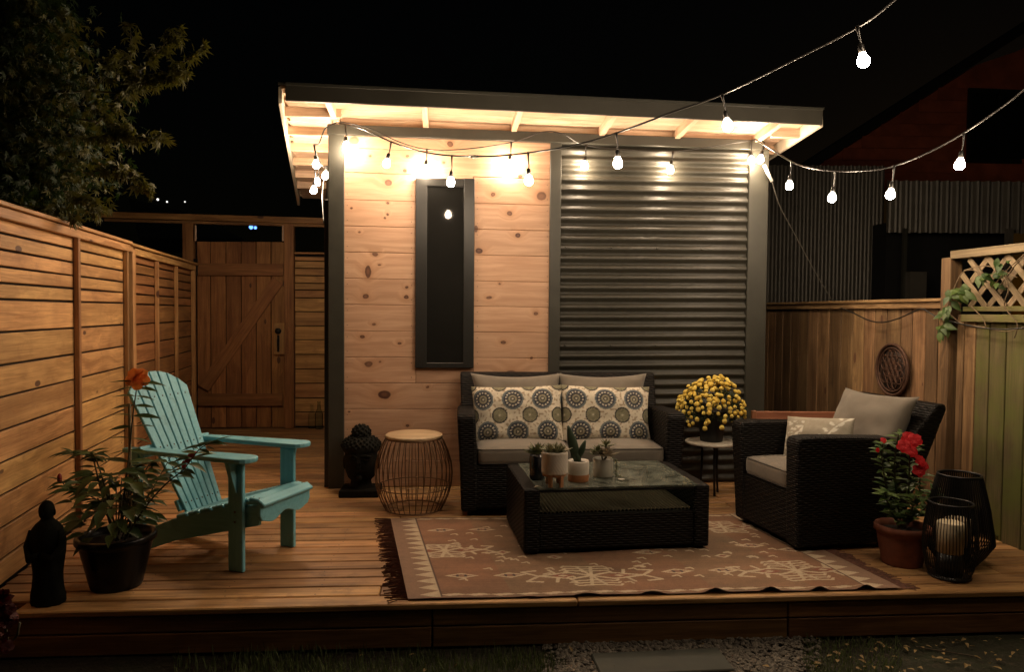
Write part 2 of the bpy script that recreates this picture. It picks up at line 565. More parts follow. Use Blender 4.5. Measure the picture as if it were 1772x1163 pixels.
def run(zs, a, c, seams, zt, mat='fence'):
    cuts = [a] + seams + [c]
    for i in range(len(zs) - 1):
        hi, lo = zs[i], max(zs[i + 1], 0.004)
        if hi - lo < 0.02: continue
        for j in range(len(cuts) - 1):
            jj = rd.uniform(-.002, .002)
            board('board', M[mat], fence, (cuts[j] + .004, 0, (hi + lo) / 2 + jj), (cuts[j + 1] - .004, 0, (hi + lo) / 2 - jj), hi - lo - 0.012, 0.019, up=(0, -1, 0))
zs1[-1] = 0.004
run(zs1, xA, x215, [x127], ztop)
z0p = zs1[0]
# second panel repeats the same board heights a touch lower
zs2 = [z0p - 0.02] + [z - 0.004 for z in zs1[1:]]
run(zs2, xB + .03, xE, [xm1, xm2], ztop, 'fence_red')
bk = MB(); bk.box(xA, xE + .1, 0.012, 0.02, 0.0, z0p - .01); bk.build('gap_shade_sheet', M['hidden'], fence)  # dark sheet added behind the boards as painted shade in the gaps
def post(x, w, z1, mat='fence_dark', off=0.028, t=0.03, name='batten'):
    board(name, M[mat], fence, (x, -off, 0.0), (x, -off, z1), w, t, up=(0, -1, 0))
post(x127, 0.035, z0p, 'fence_dark')
post(x215 - .015, 0.035, z0p, 'fence_dark')
post(xB + .01, 0.075, z0p + .01, 'fence', off=0.03, t=0.035, name='post')
post(xm1, 0.030, z0p - .03, 'fence', t=0.03)
post(xm2, 0.030, z0p - .03, 'fence', t=0.03)
post(xE, 0.075, z0p - .02, 'fence', off=0.03, t=.035, name='post')
post(xA, 0.075, z0p, 'fence', name='post')
zc = z0p + 0.012
board('rail', M['fence'], fence, (xA, -.03, zc), (xB, -.03, zc), .05, .03, up=(0, -1, 0))
board('rail', M['fence'], fence, (xB + .04, -.03, zc - .012), (xE + .05, -.03, zc - .012), .05, .03, up=(0, -1, 0))
board('cap', M['fence'], fence, (xA, -.01, zc + .038), (x215 + .02, -.01, zc + .038), .11, .02)
board('cap', M['fence'], fence, (x215 + .024, -.01, zc + .030), (xE + .12, -.01, zc + .030), .11, .02)
# corner post nearest the camera, at the picture's edge, runs above eye level
for zz in (0.35, 0.75, 1.2):
    b = MB()
    for xx in (x127 + .1, x215 - .1): b.lathe([(0.004, 0), (0.004, .002)], 6, M=Matrix.Translation((xx, -.0105, zz)) @ Matrix.Rotation(math.pi / 2, 4, 'X'))
    b.build('nail_heads', M['black'], fence)

# ================================================================== GATE AND ITS FRAME
G0 = pz(337, 742); 
GD = (G0 - CAM).dot(fwd0)
gn = Vector((0, -1, 0)); 
def gp(px, py, off=0.0): return pp(px, py, G0 + gn * off, gn)
GY = G0.y
def gb(name, mat, root, p, q, W, T, off, label=None):
    """plank lying in the gate's plane between two photo points"""
    a = gp(*p, off); c = gp(*q, off)
    inv = root.matrix_basis.inverted() if root else Matrix.Identity(4)
    R = Matrix.Translation(root.location).inverted()
    return board(name, mat, root, R @ a, R @ c, W, T, up=(0, -1, 0), label=label)
gate = thing('garden_gate', 'brown ledged and braced gate of vertical boards, latch at its edge', 'gate', G0)
edges = [338, 362, 389, 415.7, 442, 468, 492.5]
for i in range(6):
    a = gp(edges[i] + .7, 0).x; c = gp(edges[i + 1] - .7, 0).x
    zt = gp(400, 418).z + rd.uniform(-.006, .006)
    x = (a + c) / 2 - G0.x
    board('board', M['gate'], gate, (x, 0, 0.01), (x, 0, zt), c - a, 0.02, up=(0, -1, 0))
h = gp(400, 456).z - gp(400, 477).z
gb('rail', M['fence_red'], gate, (340, 466), (490, 467), h, .025, .03)
gb('rail', M['fence_red'], gate, (338, 692), (489, 692), h, .025, .03)
gb('brace', M['fence_red'], gate, (352, 672), (481, 486), h * 1.0, .024, .029)
gb('latch_block', M['fence'], gate, (483.5, 613), (483.5, 559), gp(492.5, 600).x - gp(475, 600).x, .02, .045)
lb = MB(); c0 = gp(481.5, 573, .06) - G0
lb.lathe([(.034, 0), (.034, .02), (.02, .03)], 14, M=Matrix.Translation(c0) @ Matrix.Rotation(math.pi / 2, 4, 'X'))
lb.build('knob', M['black'], gate)
lb = MB(); c1 = gp(481.5, 585, .062) - G0; c2 = gp(482, 606, .062) - G0
lb.tube([c1, c1 + Vector((0, -.03, -.02)), (c1 + c2) / 2 + Vector((0, -.035, 0)), c2 + Vector((0, -.02, 0)), c2], .009, 6)
lb.box(c1.x - .012, c1.x + .012, c1.y, c1.y + .01, c2.z - .02, c1.z + .03)
lb.build('handle', M['black'], gate)
for yy in (462, 690):
    hb = MB(); hc = gp(337, yy, .05) - G0
    hb.box(hc.x - .012, hc.x + .03, hc.y - .006, hc.y + .006, hc.z - .09, hc.z + .09)
    hb.build('hinge', M['black'], gate)

gf = thing('gate_frame', 'tall brown timber posts and crossbeam around the garden gate', 'gate frame', G0)
def vpost(root, px, y1, w, t, off, mat, name='post', y0z=0.0):
    x = gp(px, 600).x - G0.x; z = gp(px, y1).z
    board(name, mat, root, (x, -off, y0z), (x, -off, z), w, t, up=(0, -1, 0))
pw = gp(337, 500).x - gp(319, 500).x
vpost(gf, 328, 386, pw, .09, .0, M['gate'])
vpost(gf, 501.5, 388, pw * .95, .09, .0, M['gate'])
for (x0, y0, x1, y1) in ((178, 372, 562, 383),):
    a = gp(x0, y0, .01) - G0; c = gp(x1, y1, .01) - G0
    board('beam', M['gate'], gf, a, c, .065, .09, up=(0, -1, 0))
a = gp(182, 381, .0) - G0; c = gp(562, 391, .0) - G0
board('beam', M['fence_dark'], gf, a, c, .03, .06, up=(0, -1, 0))
for px in (338.5, 489.5):
    a = gp(px, 390, .052) - G0; c = gp(px, 417, .052) - G0
    board('stop', M['rafter'], gf, a, c, .018, .012, up=(0, -1, 0))
# short fence left of the gate posts, just peeping above
a = gp(285, 415, -.05) - G0

# fence right of the gate: narrow horizontal slats
sf = thing('slat_fence', 'fence of uneven horizontal slats between the gate post and the shed', 'fence', G0)
ys = [444, 451.5, 464.5, 477, 490, 502, 515.5, 539.5, 564, 588, 613.5, 639, 663.5, 689, 713, 738]
xa = gp(511, 600).x - G0.x; xb = gp(600, 600).x - G0.x + .3
for i in range(len(ys) - 1):
    z1 = gp(535, ys[i]).z; z2 = max(gp(535, ys[i + 1]).z, 0.004)
    t = rd.uniform(-.012, .012)
    board('slat', M['fence'], sf, (xa, t, (z1 + z2) / 2), (xb, t, (z1 + z2) / 2), z1 - z2 - .01, .02, up=(0, -1, 0))
zc2 = gp(535, 441).z
board('cap', M['fence'], sf, (xa, -.01, zc2 + .015), (xb, -.01, zc2 + .015), .1, .02)
bk = MB(); bk.box(xa, xb, .03, .04, 0, zc2); bk.build('gap_shade_sheet', M['hidden'], sf)  # added dark sheet, its colour stands for shade between the slats

# two clear bottles by the slat fence
for (px, py, hh, lab) in ((540, 741, .26, 'clear glass bottle below the slat fence, beside the gate post'), (552, 742, .30, 'clear glass bottle below the slat fence, beside the shed corner')):
    c = pz(px, py)
    b = MB(); r = .042
    b.lathe([(r * .9, 0), (r, .01), (r, hh * .55), (r * .45, hh * .75), (r * .38, hh * .96), (r * .45, hh)], 16)
    o = b.build('glass_bottle', M['glass'], None, centre=False); o.location = c
    o['label'] = lab; o['category'] = 'bottle'; o['group'] = 'bottles by the gate'

# ================================================================== RIGHT FENCE
R0 = pz(1693, 921)
R1 = pz(1640, 890)
rdir = Vector((-.015, 1, 0)).normalized()
RRZ = math.atan2(rdir.y, rdir.x)
rn = Vector((-rdir.y, rdir.x, 0))
rfence = thing('board_fence', 'old brown vertical-board fence behind the wicker armchair', 'fence', R0, RRZ)
rinv = (Matrix.Translation(R0) @ Matrix.Rotation(RRZ, 4, 'Z')).inverted()
def rl(px, py, off=0.0): return rinv @ pp(px, py, R0 + rn * off, rn)
# local +x goes away from the camera, local +y towards the garden (rn)
ed = [1640, 1625, 1603, 1580, 1560, 1536, 1515, 1496, 1477, 1457, 1436, 1417, 1400, 1384, 1370, 1356, 1343, 1331, 1320, 1309, 1298]
xs = [rl(e, 600).x for e in ed]
ztr = rl(1500, 529).z
for i in range(len(ed) - 1):
    zt = ztr + rd.uniform(-.004, .004)
    board('board', M['cedar'], rfence, ((xs[i] + xs[i + 1]) / 2, rd.uniform(-.004, .004), 0.0), ((xs[i] + xs[i + 1]) / 2, 0, zt), abs(xs[i + 1] - xs[i]) - .009, .02, up=(0, 1, 0))
z1 = rl(1640, 519).z
board('rail', M['cedar'], rfence, (xs[0], .02, ztr - .0), (xs[-1], .02, ztr - .0), .05, .035, up=(0, 1, 0))
board('cap', M['cedar'], rfence, (xs[0], .0, ztr + .03), (xs[-1], .0, ztr + .03), .11, .022)
bk = MB(); bk.box(xs[0], xs[-1], -.03, -.02, 0, ztr); bk.build('gap_shade_sheet', M['hidden'], rfence)  # added dark sheet painted as the shade seen between these boards

lf = thing('lattice_fence', 'green-stained board fence topped by a lattice strip and rail', 'fence', R0, RRZ)
ed2 = [1655, 1668, 1688, 1712, 1741, 1775, 1815, 1870, 1940, 2040]
xs2 = [rl(e, 700).x for e in ed2]
zb = rl(1700, 545).z
for i in range(len(ed2) - 1):
    board('board', M['cedar_moss'] if i > 1 else M['cedar'], lf, ((xs2[i] + xs2[i + 1]) / 2, .0, -.1), ((xs2[i] + xs2[i + 1]) / 2, .0, zb), abs(xs2[i + 1] - xs2[i]) - .008, .022, up=(0, 1, 0))
xp = rl(1644, 600).x
zp = rl(1653, 446).z
board('post', M['cedar'], lf, (xp - .01, .01, 0.0), (xp - .01, .01, zp), .085, .085, up=(0, 1, 0), bev=.005)
zr = rl(1700, 437).z
board('rail', M['lattice'], lf, (rl(1657, 437).x, .0, zr), (xs2[-1], .0, zr), .05, .10, up=(0, 1, 0))
board('rail', M['cedar_moss'], lf, (rl(1676, 530).x, .035, zb - .02), (xs2[-1], .035, zb - .02), .045, .03, up=(0, 1, 0))
board('rail', M['cedar_moss'], lf, (rl(1676, 530).x, .025, zb + .035), (xs2[-1], .025, zb + .035), .03, .03, up=(0, 1, 0))
bk = MB(); bk.box(xs2[-1], xs2[0], -.03, -.02, -.1, zb); bk.build('gap_shade_sheet', M['hidden'], lf)  # shade in the gaps below the lattice, painted as a dark sheet
zl0, zl1 = zb + .045, zr - .03
Lx0 = xs2[0] - .03; Lx1 = xs2[-1]
hgt = zl1 - zl0; k = 0; x = Lx0 + hgt * .3
while x > Lx1:
    for s in (0, 1):
        # clip each diagonal at the post
        xa_, xb_ = (x, x - hgt) if s == 0 else (x - hgt, x)
        pa = Vector((xa_, .0 + .012 * s, zl0)); pb = Vector((xb_, .0 + .012 * s, zl1))
        def clip(p, q):
            if p.x > Lx0: 
                tt = (Lx0 - p.x) / (q.x - p.x); return p + (q - p) * tt
            return p
        pa2 = clip(pa, pb); pb2 = clip(pb, pa)
        if (pb2 - pa2).length > .05:
            board('slat', M['lattice'], lf, pa2, pb2, .037, .009, up=(0, 1, 0), bev=.002)
    x -= .150

# pierced metal medallion on the fence
mc = pp(1546, 640, R0 + rn * .03, rn)
med = thing('wall_medallion', 'round pierced rusty metal medallion hung on the board fence', 'wall ornament', mc, RRZ)
mr = abs(pp(1546, 596, R0 + rn * .03, rn).z - mc.z)
MR = Matrix.Rotation(-math.pi / 2, 4, 'X')
rust = simple('rusty_iron', (0.085, 0.042, 0.026), 0.65, 0.4, 40, metal=0.4, bump=.2)
b = MB()
ring = [(mr * math.cos(2 * math.pi * i / 48), 0.012, mr * math.sin(2 * math.pi * i / 48)) for i in range(48)]
b.tube(ring, .011, 6, closed=True); b.tube([(p[0] * .86, p[1], p[2] * .86) for p in ring], .006, 5, closed=True)
b.build('rim', rust, med)
b = MB()
pts = [(0, 0)]
for rr, nn in ((.29, 6), (.50, 6), (.58, 6)): 
    for i in range(nn):
        a = 2 * math.pi * i / nn + (math.pi / 6 if rr == .50 else 0)
        pts.append((rr * math.cos(a), rr * math.sin(a)))
for (u, v) in pts:
    rr = .29
    b.tube([((u + rr * math.cos(2 * math.pi * i / 20)) * mr, .010, (v + rr * math.sin(2 * math.pi * i / 20)) * mr) for i in range(20)], .004, 4, closed=True)
b.build('fretwork', rust, med)
b = MB(); b.lathe([(mr * .98, 0), (mr * .98, .003)], 40, M=Matrix.Rotation(-math.pi / 2, 4, 'X'))
b.build('back_plate', simple('dark_iron', (0.03, 0.016, 0.011), .7, .3, 30), med)

# sagging wire on the fence
def smooth(pts, n=6):
    P = [Vector(p) for p in pts]; out = []
    for i in range(len(P) - 1):
        p0 = P[max(i - 1, 0)]; p1 = P[i]; p2 = P[i + 1]; p3 = P[min(i + 2, len(P) - 1)]
        for k in range(n):
            t = k / n
            out.append(0.5 * ((2 * p1) + (p2 - p0) * t + (2 * p0 - 5 * p1 + 4 * p2 - p3) * t * t + (3 * p1 - p0 - 3 * p2 + p3) * t ** 3))
    out.append(P[-1]); return out
wp = [(1455, 533), (1475, 541), (1500, 553), (1525, 558), (1552, 552), (1580, 540), (1597, 535), (1620, 548), (1645, 556), (1690, 566), (1735, 570), (1790, 566)]
b = MB(); b.tube(smooth([pp(x, y, R0 + rn * .07, rn) for (x, y) in wp]), .005, 6)
o = b.build('garden_cable', M['cable']); o['label'] = 'black cable sagging along the top of the board fence'; o['category'] = 'cable'

# ================================================================== NEIGHBOUR'S BUILDING BEHIND THE RIGHT FENCE
NM = simple('neighbour_steel', (0.11, 0.10, 0.082), 0.45, 0.15, 6, metal=0.2)
ND = simple('neighbour_painted_shade', (0.008, 0.008, 0.008), 0.9, 0.2, 5)  # near-black colour standing for shade in the open bay
NR = simple('neighbour_red_cladding', (0.34, 0.08, 0.035), 0.8, 0.3, 4, bump=.1)
nb = thing('neighbour_building', 'dark corrugated building beyond the board fence', 'building', pd(1540, 520, 9.0))
nloc = nb.location.copy()
def NP(px, py, d): return pd(px, py, d) - nloc
def vcorr(name, pxa, pxb, pya, pyb, d, period, amp, mat):
    pa = NP(pxa, pya, d); pb = NP(pxb, pya, d); z0 = NP(pxa, pyb, d).z
    L = (pb - pa).length; n = int(L / period * 6)
    dv = (pb - pa) / n; nr = Vector((-fwd0.x, -fwd0.y, 0))
    vs = []; fs = []
    for i in range(n + 1):
        ph = i / 6 * 2 * math.pi
        o = nr * (amp * max(-.7, min(.7, math.cos(ph))) )
        p = pa + dv * i + o
        vs += [(p.x, p.y, pa.z), (p.x, p.y, z0)]
    for i in range(n): fs.append((2 * i, 2 * i + 2, 2 * i + 3, 2 * i + 1))
    b = MB(); b.add(vs, fs, False); return b.build(name, mat, nb, recalc=False)
vcorr('steel_sheet', 1300, 1533, 285, 560, 9.0, 13.2 / 1280 * 9, .034, NM)
vcorr('steel_sheet', 1533, 1830, 312, 402, 8.4, 17.5 / 1280 * 8.4, .045, NM)
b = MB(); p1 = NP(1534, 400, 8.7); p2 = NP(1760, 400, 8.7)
b.box(p1.x, p2.x, p1.y + .0, p1.y + .4, -1.5, p1.z + .1); b.build('carport_shade_block', ND, nb)  # solid block, the shade inside the open bay is put into its colour
p1 = NP(1566, 395, 8.3); b = MB(); b.box(p1.x - .02, p1.x + .02, p1.y - .02, p1.y + .02, -1.3, p1.z); b.build('post', M['trim'], nb)
p1 = NP(1575, 470, 8.2); p2 = NP(1606, 470, 8.2); b = MB(); b.box(p1.x, p2.x, p1.y, p1.y + .1, -1.2, p1.z); b.build('panel', NM, nb)
p1 = NP(1750, 395, 8.2); b = MB(); b.box(p1.x - .03, p1.x + .03, p1.y, p1.y + .06, -1.3, p1.z); b.build('post', NM, nb)
# red gable above
nh = thing('red_house', 'dark red clad gable of the house above the corrugated building', 'house', pd(1600, 300, 12.0))
hl = nh.location.copy()
poly = [(1395, 300), (1690, 112), (1760, 88), (1900, 20), (2100, 120), (2100, 330), (1395, 330)]
pts = [pd(x, y, 12.0) - hl for (x, y) in poly]
b = MB(); nf = Vector((fwd0.x, fwd0.y, 0)) * .3
n_ = len(pts); b.add(pts + [p + nf for p in pts], [tuple(range(n_)), tuple(range(2 * n_ - 1, n_ - 1, -1))] + [(i, (i + 1) % n_, n_ + (i + 1) % n_, n_ + i) for i in range(n_)])
b.build('wall', NR, nh)
for k in range(9):
    y = 140 + k * 21
    x0 = 1395 + max(0, (300 - y)) * 1.57 + 10
    a = pd(x0, y, 11.97) - hl; c = pd(1672, y + 2, 11.97) - hl
    if c.x - a.x > .2: board('clapboard', NR, nh, a, c, .19, .02, up=tuple(-fwd0), bev=.004)
a = pd(1372, 302, 11.9) - hl; c = pd(1900, -36, 11.9) - hl
board('roof_edge', M['frame'], nh, a, c, .14, .5, up=tuple(-fwd0))
wa = pd(1676, 152, 11.93) - hl; wb = pd(1790, 282, 11.93) - hl
b = MB(); b.box(wa.x, wb.x, wa.y - .02, wa.y + .02, wb.z, wa.z); wfr = b.build('window', M['frame'], nh)
b = MB()
cc = wfr.location.copy()
for (u0, u1) in ((.05, .45), (.50, .95)):
    b.box(wa.x + (wb.x - wa.x) * u0, wa.x + (wb.x - wa.x) * u1, wa.y - .035, wa.y - .022, wb.z + .08, wa.z - .08)
pn = b.build('panes', M['pane'], wfr); pn.location = pn.location - cc

# neighbour's roof, dim beyond the gate
nr_ = thing('far_shed_roof', 'faint grey shed roof in the dark beyond the gate', 'roof', pd(290, 380, 14))
hl = nr_.location.copy()
b = MB()
q = [pd(222, 342, 13.5) - hl, pd(345, 372, 12.5) - hl, pd(420, 412, 12) - hl, pd(240, 412, 12) - hl]
b.add(q + [p + Vector((0, .5, -.2)) for p in q], [(0, 1, 2, 3), (7, 6, 5, 4), (0, 4, 5, 1), (1, 5, 6, 2), (2, 6, 7, 3), (3, 7, 4, 0)])
b.build('roof_sheet', simple('slate_roof', (0.06, 0.075, 0.08), .5, .2, 5), nr_)
# distant lit windows
def emis(name, col, s):
    t = NT(name); e = t.n('ShaderNodeEmission'); t.put(e.inputs[0], col); e.inputs[1].default_value = s
    t.t.links.new(e.outputs[0], t.out.inputs[0]); return t.m
EB = emis('blue_lamp', (.12, .3, 1.0), 3.0); EW = emis('white_lamp', (1, .95, .9), 1.5)
for (px, py, w, mat, lab) in ((434.5, 393, 7, EB, 'larger of two blue lamps glowing beyond the gate'), (442, 394, 5, EB, 'smaller blue lamp glowing beside the larger one beyond the gate'),
                              (273, 345, 4, EW, 'bright white lamp above the far roof'), (289, 349, 3, EW, 'dim white lamp just right of the brightest far lamp'), (320, 349, 2.5, EW, 'dim white lamp alone above the gate post')):
    c = pd(px, py, 20.0); s = w / 2 / 1280 * 20
    b = MB(); b.lathe([(s * .3, -s), (s, -s * .4), (s, s * .4), (s * .5, s)], 10)
    o = b.build('distant_lamp', mat, None, centre=False); o.location = c; o['label'] = lab; o['category'] = 'lamp'; o['group'] = 'distant lamps'

# ================================================================== SHED
S0 = pz(566, 845); YW = S0.y
def W(px, py, off=0.0): return pp(px, py, Vector((0, YW - off, 0)), Vector((0, 1, 0)))
shed = thing('garden_shed', 'flat-roofed garden shed, half knotty pine and half corrugated steel', 'shed', (W(940, 845).x, YW, 0))
SL = Vector(shed.location)
def S(p): return Vector(p) - SL

KN = [(613, 243, 8, 7), (779, 249, 5, 4.5), (672, 316, 6, 5), (637, 470, 5, 10), (633, 513, 5, 4), (649, 440, 4.5, 3), (657, 458, 2.5, 1.6), (704, 497, 2.5, 2.2), (703, 514, 4, 3),
      (882, 369, 4.5, 4), (896, 407, 4.5, 4), (846, 515, 5, 2.2), (927, 543, 3.4, 2.8), (871, 593, 4.5, 2.6), (647, 561, 3, 2), (627, 583, 4, 2.8), (691, 594, 3, 2), (638, 630, 6.5, 4.6), (658, 626, 2, 1.5),
      (665, 683, 10.5, 7), (604, 713, 2, 1.5), (705, 737, 3, 2), (937, 339, 8, 7), (853, 336, 3.5, 3.5), (829, 434, 6, 4), (671, 351, 2.5, 2), (884, 647, 9, 6), (865, 491, 2, 1.5), (824, 396, 3, 6),
      (641, 270, 2.5, 2), (705, 270, 3, 2.4), (768, 281, 3, 2.2), (701, 295, 3, 3), (900, 305, 3.5, 3), (622, 402, 2, 1.6), (800, 700, 4, 3), (740, 670, 2.5, 2), (920, 620, 2.5, 2), (608, 360, 2, 1.6), (671, 371, 2, 2), (666, 377, 2, 1.6)]
def pine_siding():
    t = NT('knotty_pine')
    geo = t.n('ShaderNodeNewGeometry').outputs['Position']
    r = t.rand()
    off = t.n('ShaderNodeCombineXYZ'); t.put(off.inputs[0], t.math('MULTIPLY', r, 31.7)); t.put(off.inputs[2], t.math('MULTIPLY', r, 9.1))
    co = t.vmath('ADD', geo, off.outputs[0])
    # distance field of all knots
    kmin = None
    wob = t.n('ShaderNodeTexNoise'); t.put(wob.inputs['Vector'], geo); wob.inputs['Scale'].default_value = 22; wob.inputs['Detail'].default_value = 2
    gw = t.vmath('ADD', geo, t.vmath('MULTIPLY', t.vmath('SUBTRACT', wob.outputs['Color'], (.5, .5, .5)), (.012, 0, .012)))
    for (px, py, rx, ry) in KN:
        c = W(px, py); sx = rx / 1280 * 5.5; sy = ry / 1280 * 5.5
        d = t.vmath('LENGTH', t.vmath('MULTIPLY', t.vmath('SUBTRACT', gw, (c.x, 0, c.z)), (1 / sx, 0, 1 / sy)))
        kmin = d if kmin is None else t.math('MINIMUM', kmin, d)
    sc = t.vmath('MULTIPLY', co, (0.9, 0, 13.0))
    near = t.math('SUBTRACT', 1.0, t.ramp(kmin, .8, 4.5))
    bend = t.n('ShaderNodeCombineXYZ'); t.put(bend.inputs[2], t.math('MULTIPLY', near, .8))
    g1 = t.noise(t.vmath('ADD', sc, bend.outputs[0]), 1.9, 5, .6, .5)
    g2 = t.noise(t.vmath('MULTIPLY', co, (2.0, 0, 70.0)), 2.0, 3, .7)
    f = t.math('ADD', t.math('MULTIPLY', g1, .75), t.math('MULTIPLY', g2, .25))
    c = t.mix(t.ramp(f, .41, .61), (0.45, 0.262, 0.162), (0.585, 0.368, 0.240))
    big = t.noise(co, 1.7, 3)
    c = t.mix(t.math('MULTIPLY', t.ramp(big, .5, .75), .3), c, (0.41, 0.22, 0.12))
    c = t.mix(t.math('MULTIPLY', near, .35), c, (0.50, 0.27, 0.14))
    ring = t.math('MULTIPLY', t.ramp(kmin, 1.12, .96), 1.0)
    kv = t.ramp(t.noise(geo, 3.1, 1), .35, .65)
    c = t.mix(t.math('MULTIPLY', ring, t.math('ADD', t.math('MULTIPLY', kv, .25), .75)), c, (0.065, 0.019, 0.010))
    halo = t.math('MULTIPLY', t.math('MULTIPLY', t.ramp(kmin, 2.2, 1.1), .35), t.math('SUBTRACT', 1.0, ring))
    c = t.mix(halo, c, (0.33, 0.15, 0.075))
    core = t.ramp(kmin, .62, .35)
    c = t.mix(t.math('MULTIPLY', core, .35), c, (0.28, 0.13, 0.07))
    hsv = t.n('ShaderNodeHueSaturation'); t.put(hsv.inputs['Value'], t.math('ADD', t.math('MULTIPLY', r, .16), .92)); t.put(hsv.inputs['Color'], c)
    t.set(Base_Color=hsv.outputs[0], Roughness=.55)
    t.bump(t.math('SUBTRACT', f, t.math('MULTIPLY', ring, .25)), .15, .003)
    return t.m
M['pine'] = pine_siding()
yl_ = [231, 255, 298, 345.2, 390.9, 436, 481.7, 527, 572.5, 617.9, 662.8, 707.9, 753, 798, 843]
yr_ = [247, 268, 310.4, 355.3, 399.6, 444, 488.5, 532, 576.1, 620.2, 664.3, 708.5, 752.5, 796.5, 840]
def yline(i, px): return yl_[i] + (yr_[i] - yl_[i]) * (px - 596) / 356.0
def sid(i, a, c):
    for (x0, x1) in ((a, c),):
        p = (W(x0, yline(i, x0)) + W(x0, yline(i + 1, x0))) / 2; q = (W(x1, yline(i, x1)) + W(x1, yline(i + 1, x1))) / 2
        h = (W(x0, yline(i, x0)) - W(x0, yline(i + 1, x0))).length
        p.y = q.y = YW + .008
        board('siding_board', M['pine'], shed, S(p), S(q), h - .0015, .02, up=(0, -1, 0), bev=.004)
for i in range(14):
    if 2 <= i <= 8 or i == 9:
        yb = yline(i + 1, 720)
        sid(i, 593, 719.5 if i < 9 else 719.5); sid(i, 819, 955)
    else: sid(i, 593, 955)
# strips above and below the window inside rows 2 and 9 are covered by the window frame and a filler board
def filler(x0, x1, y0, y1):
    p = (W(x0, y0) + W(x0, y1)) / 2; q = (W(x1, y0) + W(x1, y1)) / 2; p.y = q.y = YW + .008
    board('siding_board', M['pine'], shed, S(p), S(q), (W(x0, y0) - W(x0, y1)).length, .02, up=(0, -1, 0), bev=.002)
filler(720, 818.5, 302.5, 309); filler(720, 818.5, 637, 663)
# nails
b = MB()
for i in range(2, 14):
    for px in (601, 947, 712, 826):
        for f_ in (.22, .78):
            y = yline(i, px) * (1 - f_) + yline(i + 1, px) * f_
            if px in (712, 826) and i > 9: continue
            c = S(W(px, y)); b.lathe([(.0032, 0), (.0032, .0025)], 5, M=Matrix.Translation(c + Vector((0, -.001, 0))) @ Matrix.Rotation(math.pi / 2, 4, 'X'))
b.build('nail_heads', M['black'], shed)

def fbox(name, mat, x0, y0, x1, y1, off, t, root=shed, z0=None, lab=None):
    """front-plane board given by photo corners, off = how far its face stands proud"""
    a = W(x0, y0, off); c = W(x1, y1, off)
    zb = W((x0 + x1) / 2, y1, off).z if z0 is None else z0
    b = MB(); b.box(a.x - SL.x, c.x - SL.x, a.y, a.y + t, zb, W((x0 + x1) / 2, y0, off).z)
    bb = MB(); bb.v = [(p[0], p[1] - SL.y, p[2]) for p in b.v]; bb.f = b.f; bb.sm = b.sm
    return bb.build(name, mat, root, bevel=.003, label=lab)
fbox('corner_trim', M['trim'], 568, 214, 595, 845, .028, .12, z0=0.0)
fbox('corner_trim', M['frame'], 561, 345, 568.5, 840, -.03, .10, z0=0.0)
fbox('trim', M['trim'], 953, 245, 966, 845, .026, .05, z0=0.0)
fbox('corner_trim', M['trim'], 1298, 258, 1320, 850, .028, .12, z0=0.0)
# header under the rafters
a = (W(566, 215, .034) + W(566, 231, .034)) / 2; c = (W(1321, 241, .034) + W(1321, 260.5, .034)) / 2
hw = (W(940, 228, .034) - W(940, 245.5, .034)).length
a.y = c.y = YW - .019
board('header', M['trim'], shed, S(a), S(c), hw, .036, up=(0, -1, 0))
zh_l = W(566, 214, .034).z; zh_r = W(1321, 240, .034).z
def zhead(x):
    xl_ = W(566, 215).x; xr_ = W(1321, 241).x
    return zh_l + (zh_r - zh_l) * (x - xl_) / (xr_ - xl_)

# window
wf = fbox('window', M['frame'], 719.5, 308.5, 819.5, 637, .03, .05)
wc = wf.location.copy()
def wchild(name, mat, x0, y0, x1, y1, off, t, bev=.002):
    o = fbox(name, mat, x0, y0, x1, y1, off, t, root=wf); o.location = o.location - wc; return o
for (x0, y0, x1, y1) in ((719.5, 308.5, 738, 637), (803, 308.5, 819.5, 637), (738, 308.5, 803, 322), (738, 628, 803, 637)):
    wchild('frame', M['frame'], x0, y0, x1, y1, .040, .012)
wchild('pane', M['pane'], 739, 323, 802, 627, .032, .004)

# corrugated sheet
xa_ = W(966, 600).x; xb_ = W(1298, 600).x
zlo = 0.01; zhi = W(1130, 250).z
per = 16.55 / 1280 * 5.67
n = int((zhi - zlo) / per * 10); vs = []; fs = []
nx = 8
zmark = W(1200, 331).z
for j in range(n + 1):
    z = zlo + (zhi - zlo) * j / n
    for i in range(nx + 1):
        x = xa_ + (xb_ - xa_) * i / nx
        tilt = (x - xa_) * -0.008
        y = YW + .006 - .0105 * math.sin(2 * math.pi * (z + tilt) / per) + .0015 * math.sin(x * 5 + z * 3)
        vs.append((x - SL.x, y - SL.y, z))
for j in range(n):
    for i in range(nx):
        k = j * (nx + 1) + i; fs.append((k, k + nx + 1, k + nx + 2, k + 1))
b = MB(); b.add(vs, fs, True); b.build('corrugated_sheet', M['corr'], shed, recalc=False)
b = MB()
for i in range(5):
    for j in (4, 14, 24):
        x = xa_ + .05 + (xb_ - xa_ - .1) * i / 4 - SL.x
        z = zlo + per * (j + .25); b.ball((x, -.008, z), .007, 6, 4)
b.build('screw_heads', M['trim'], shed)

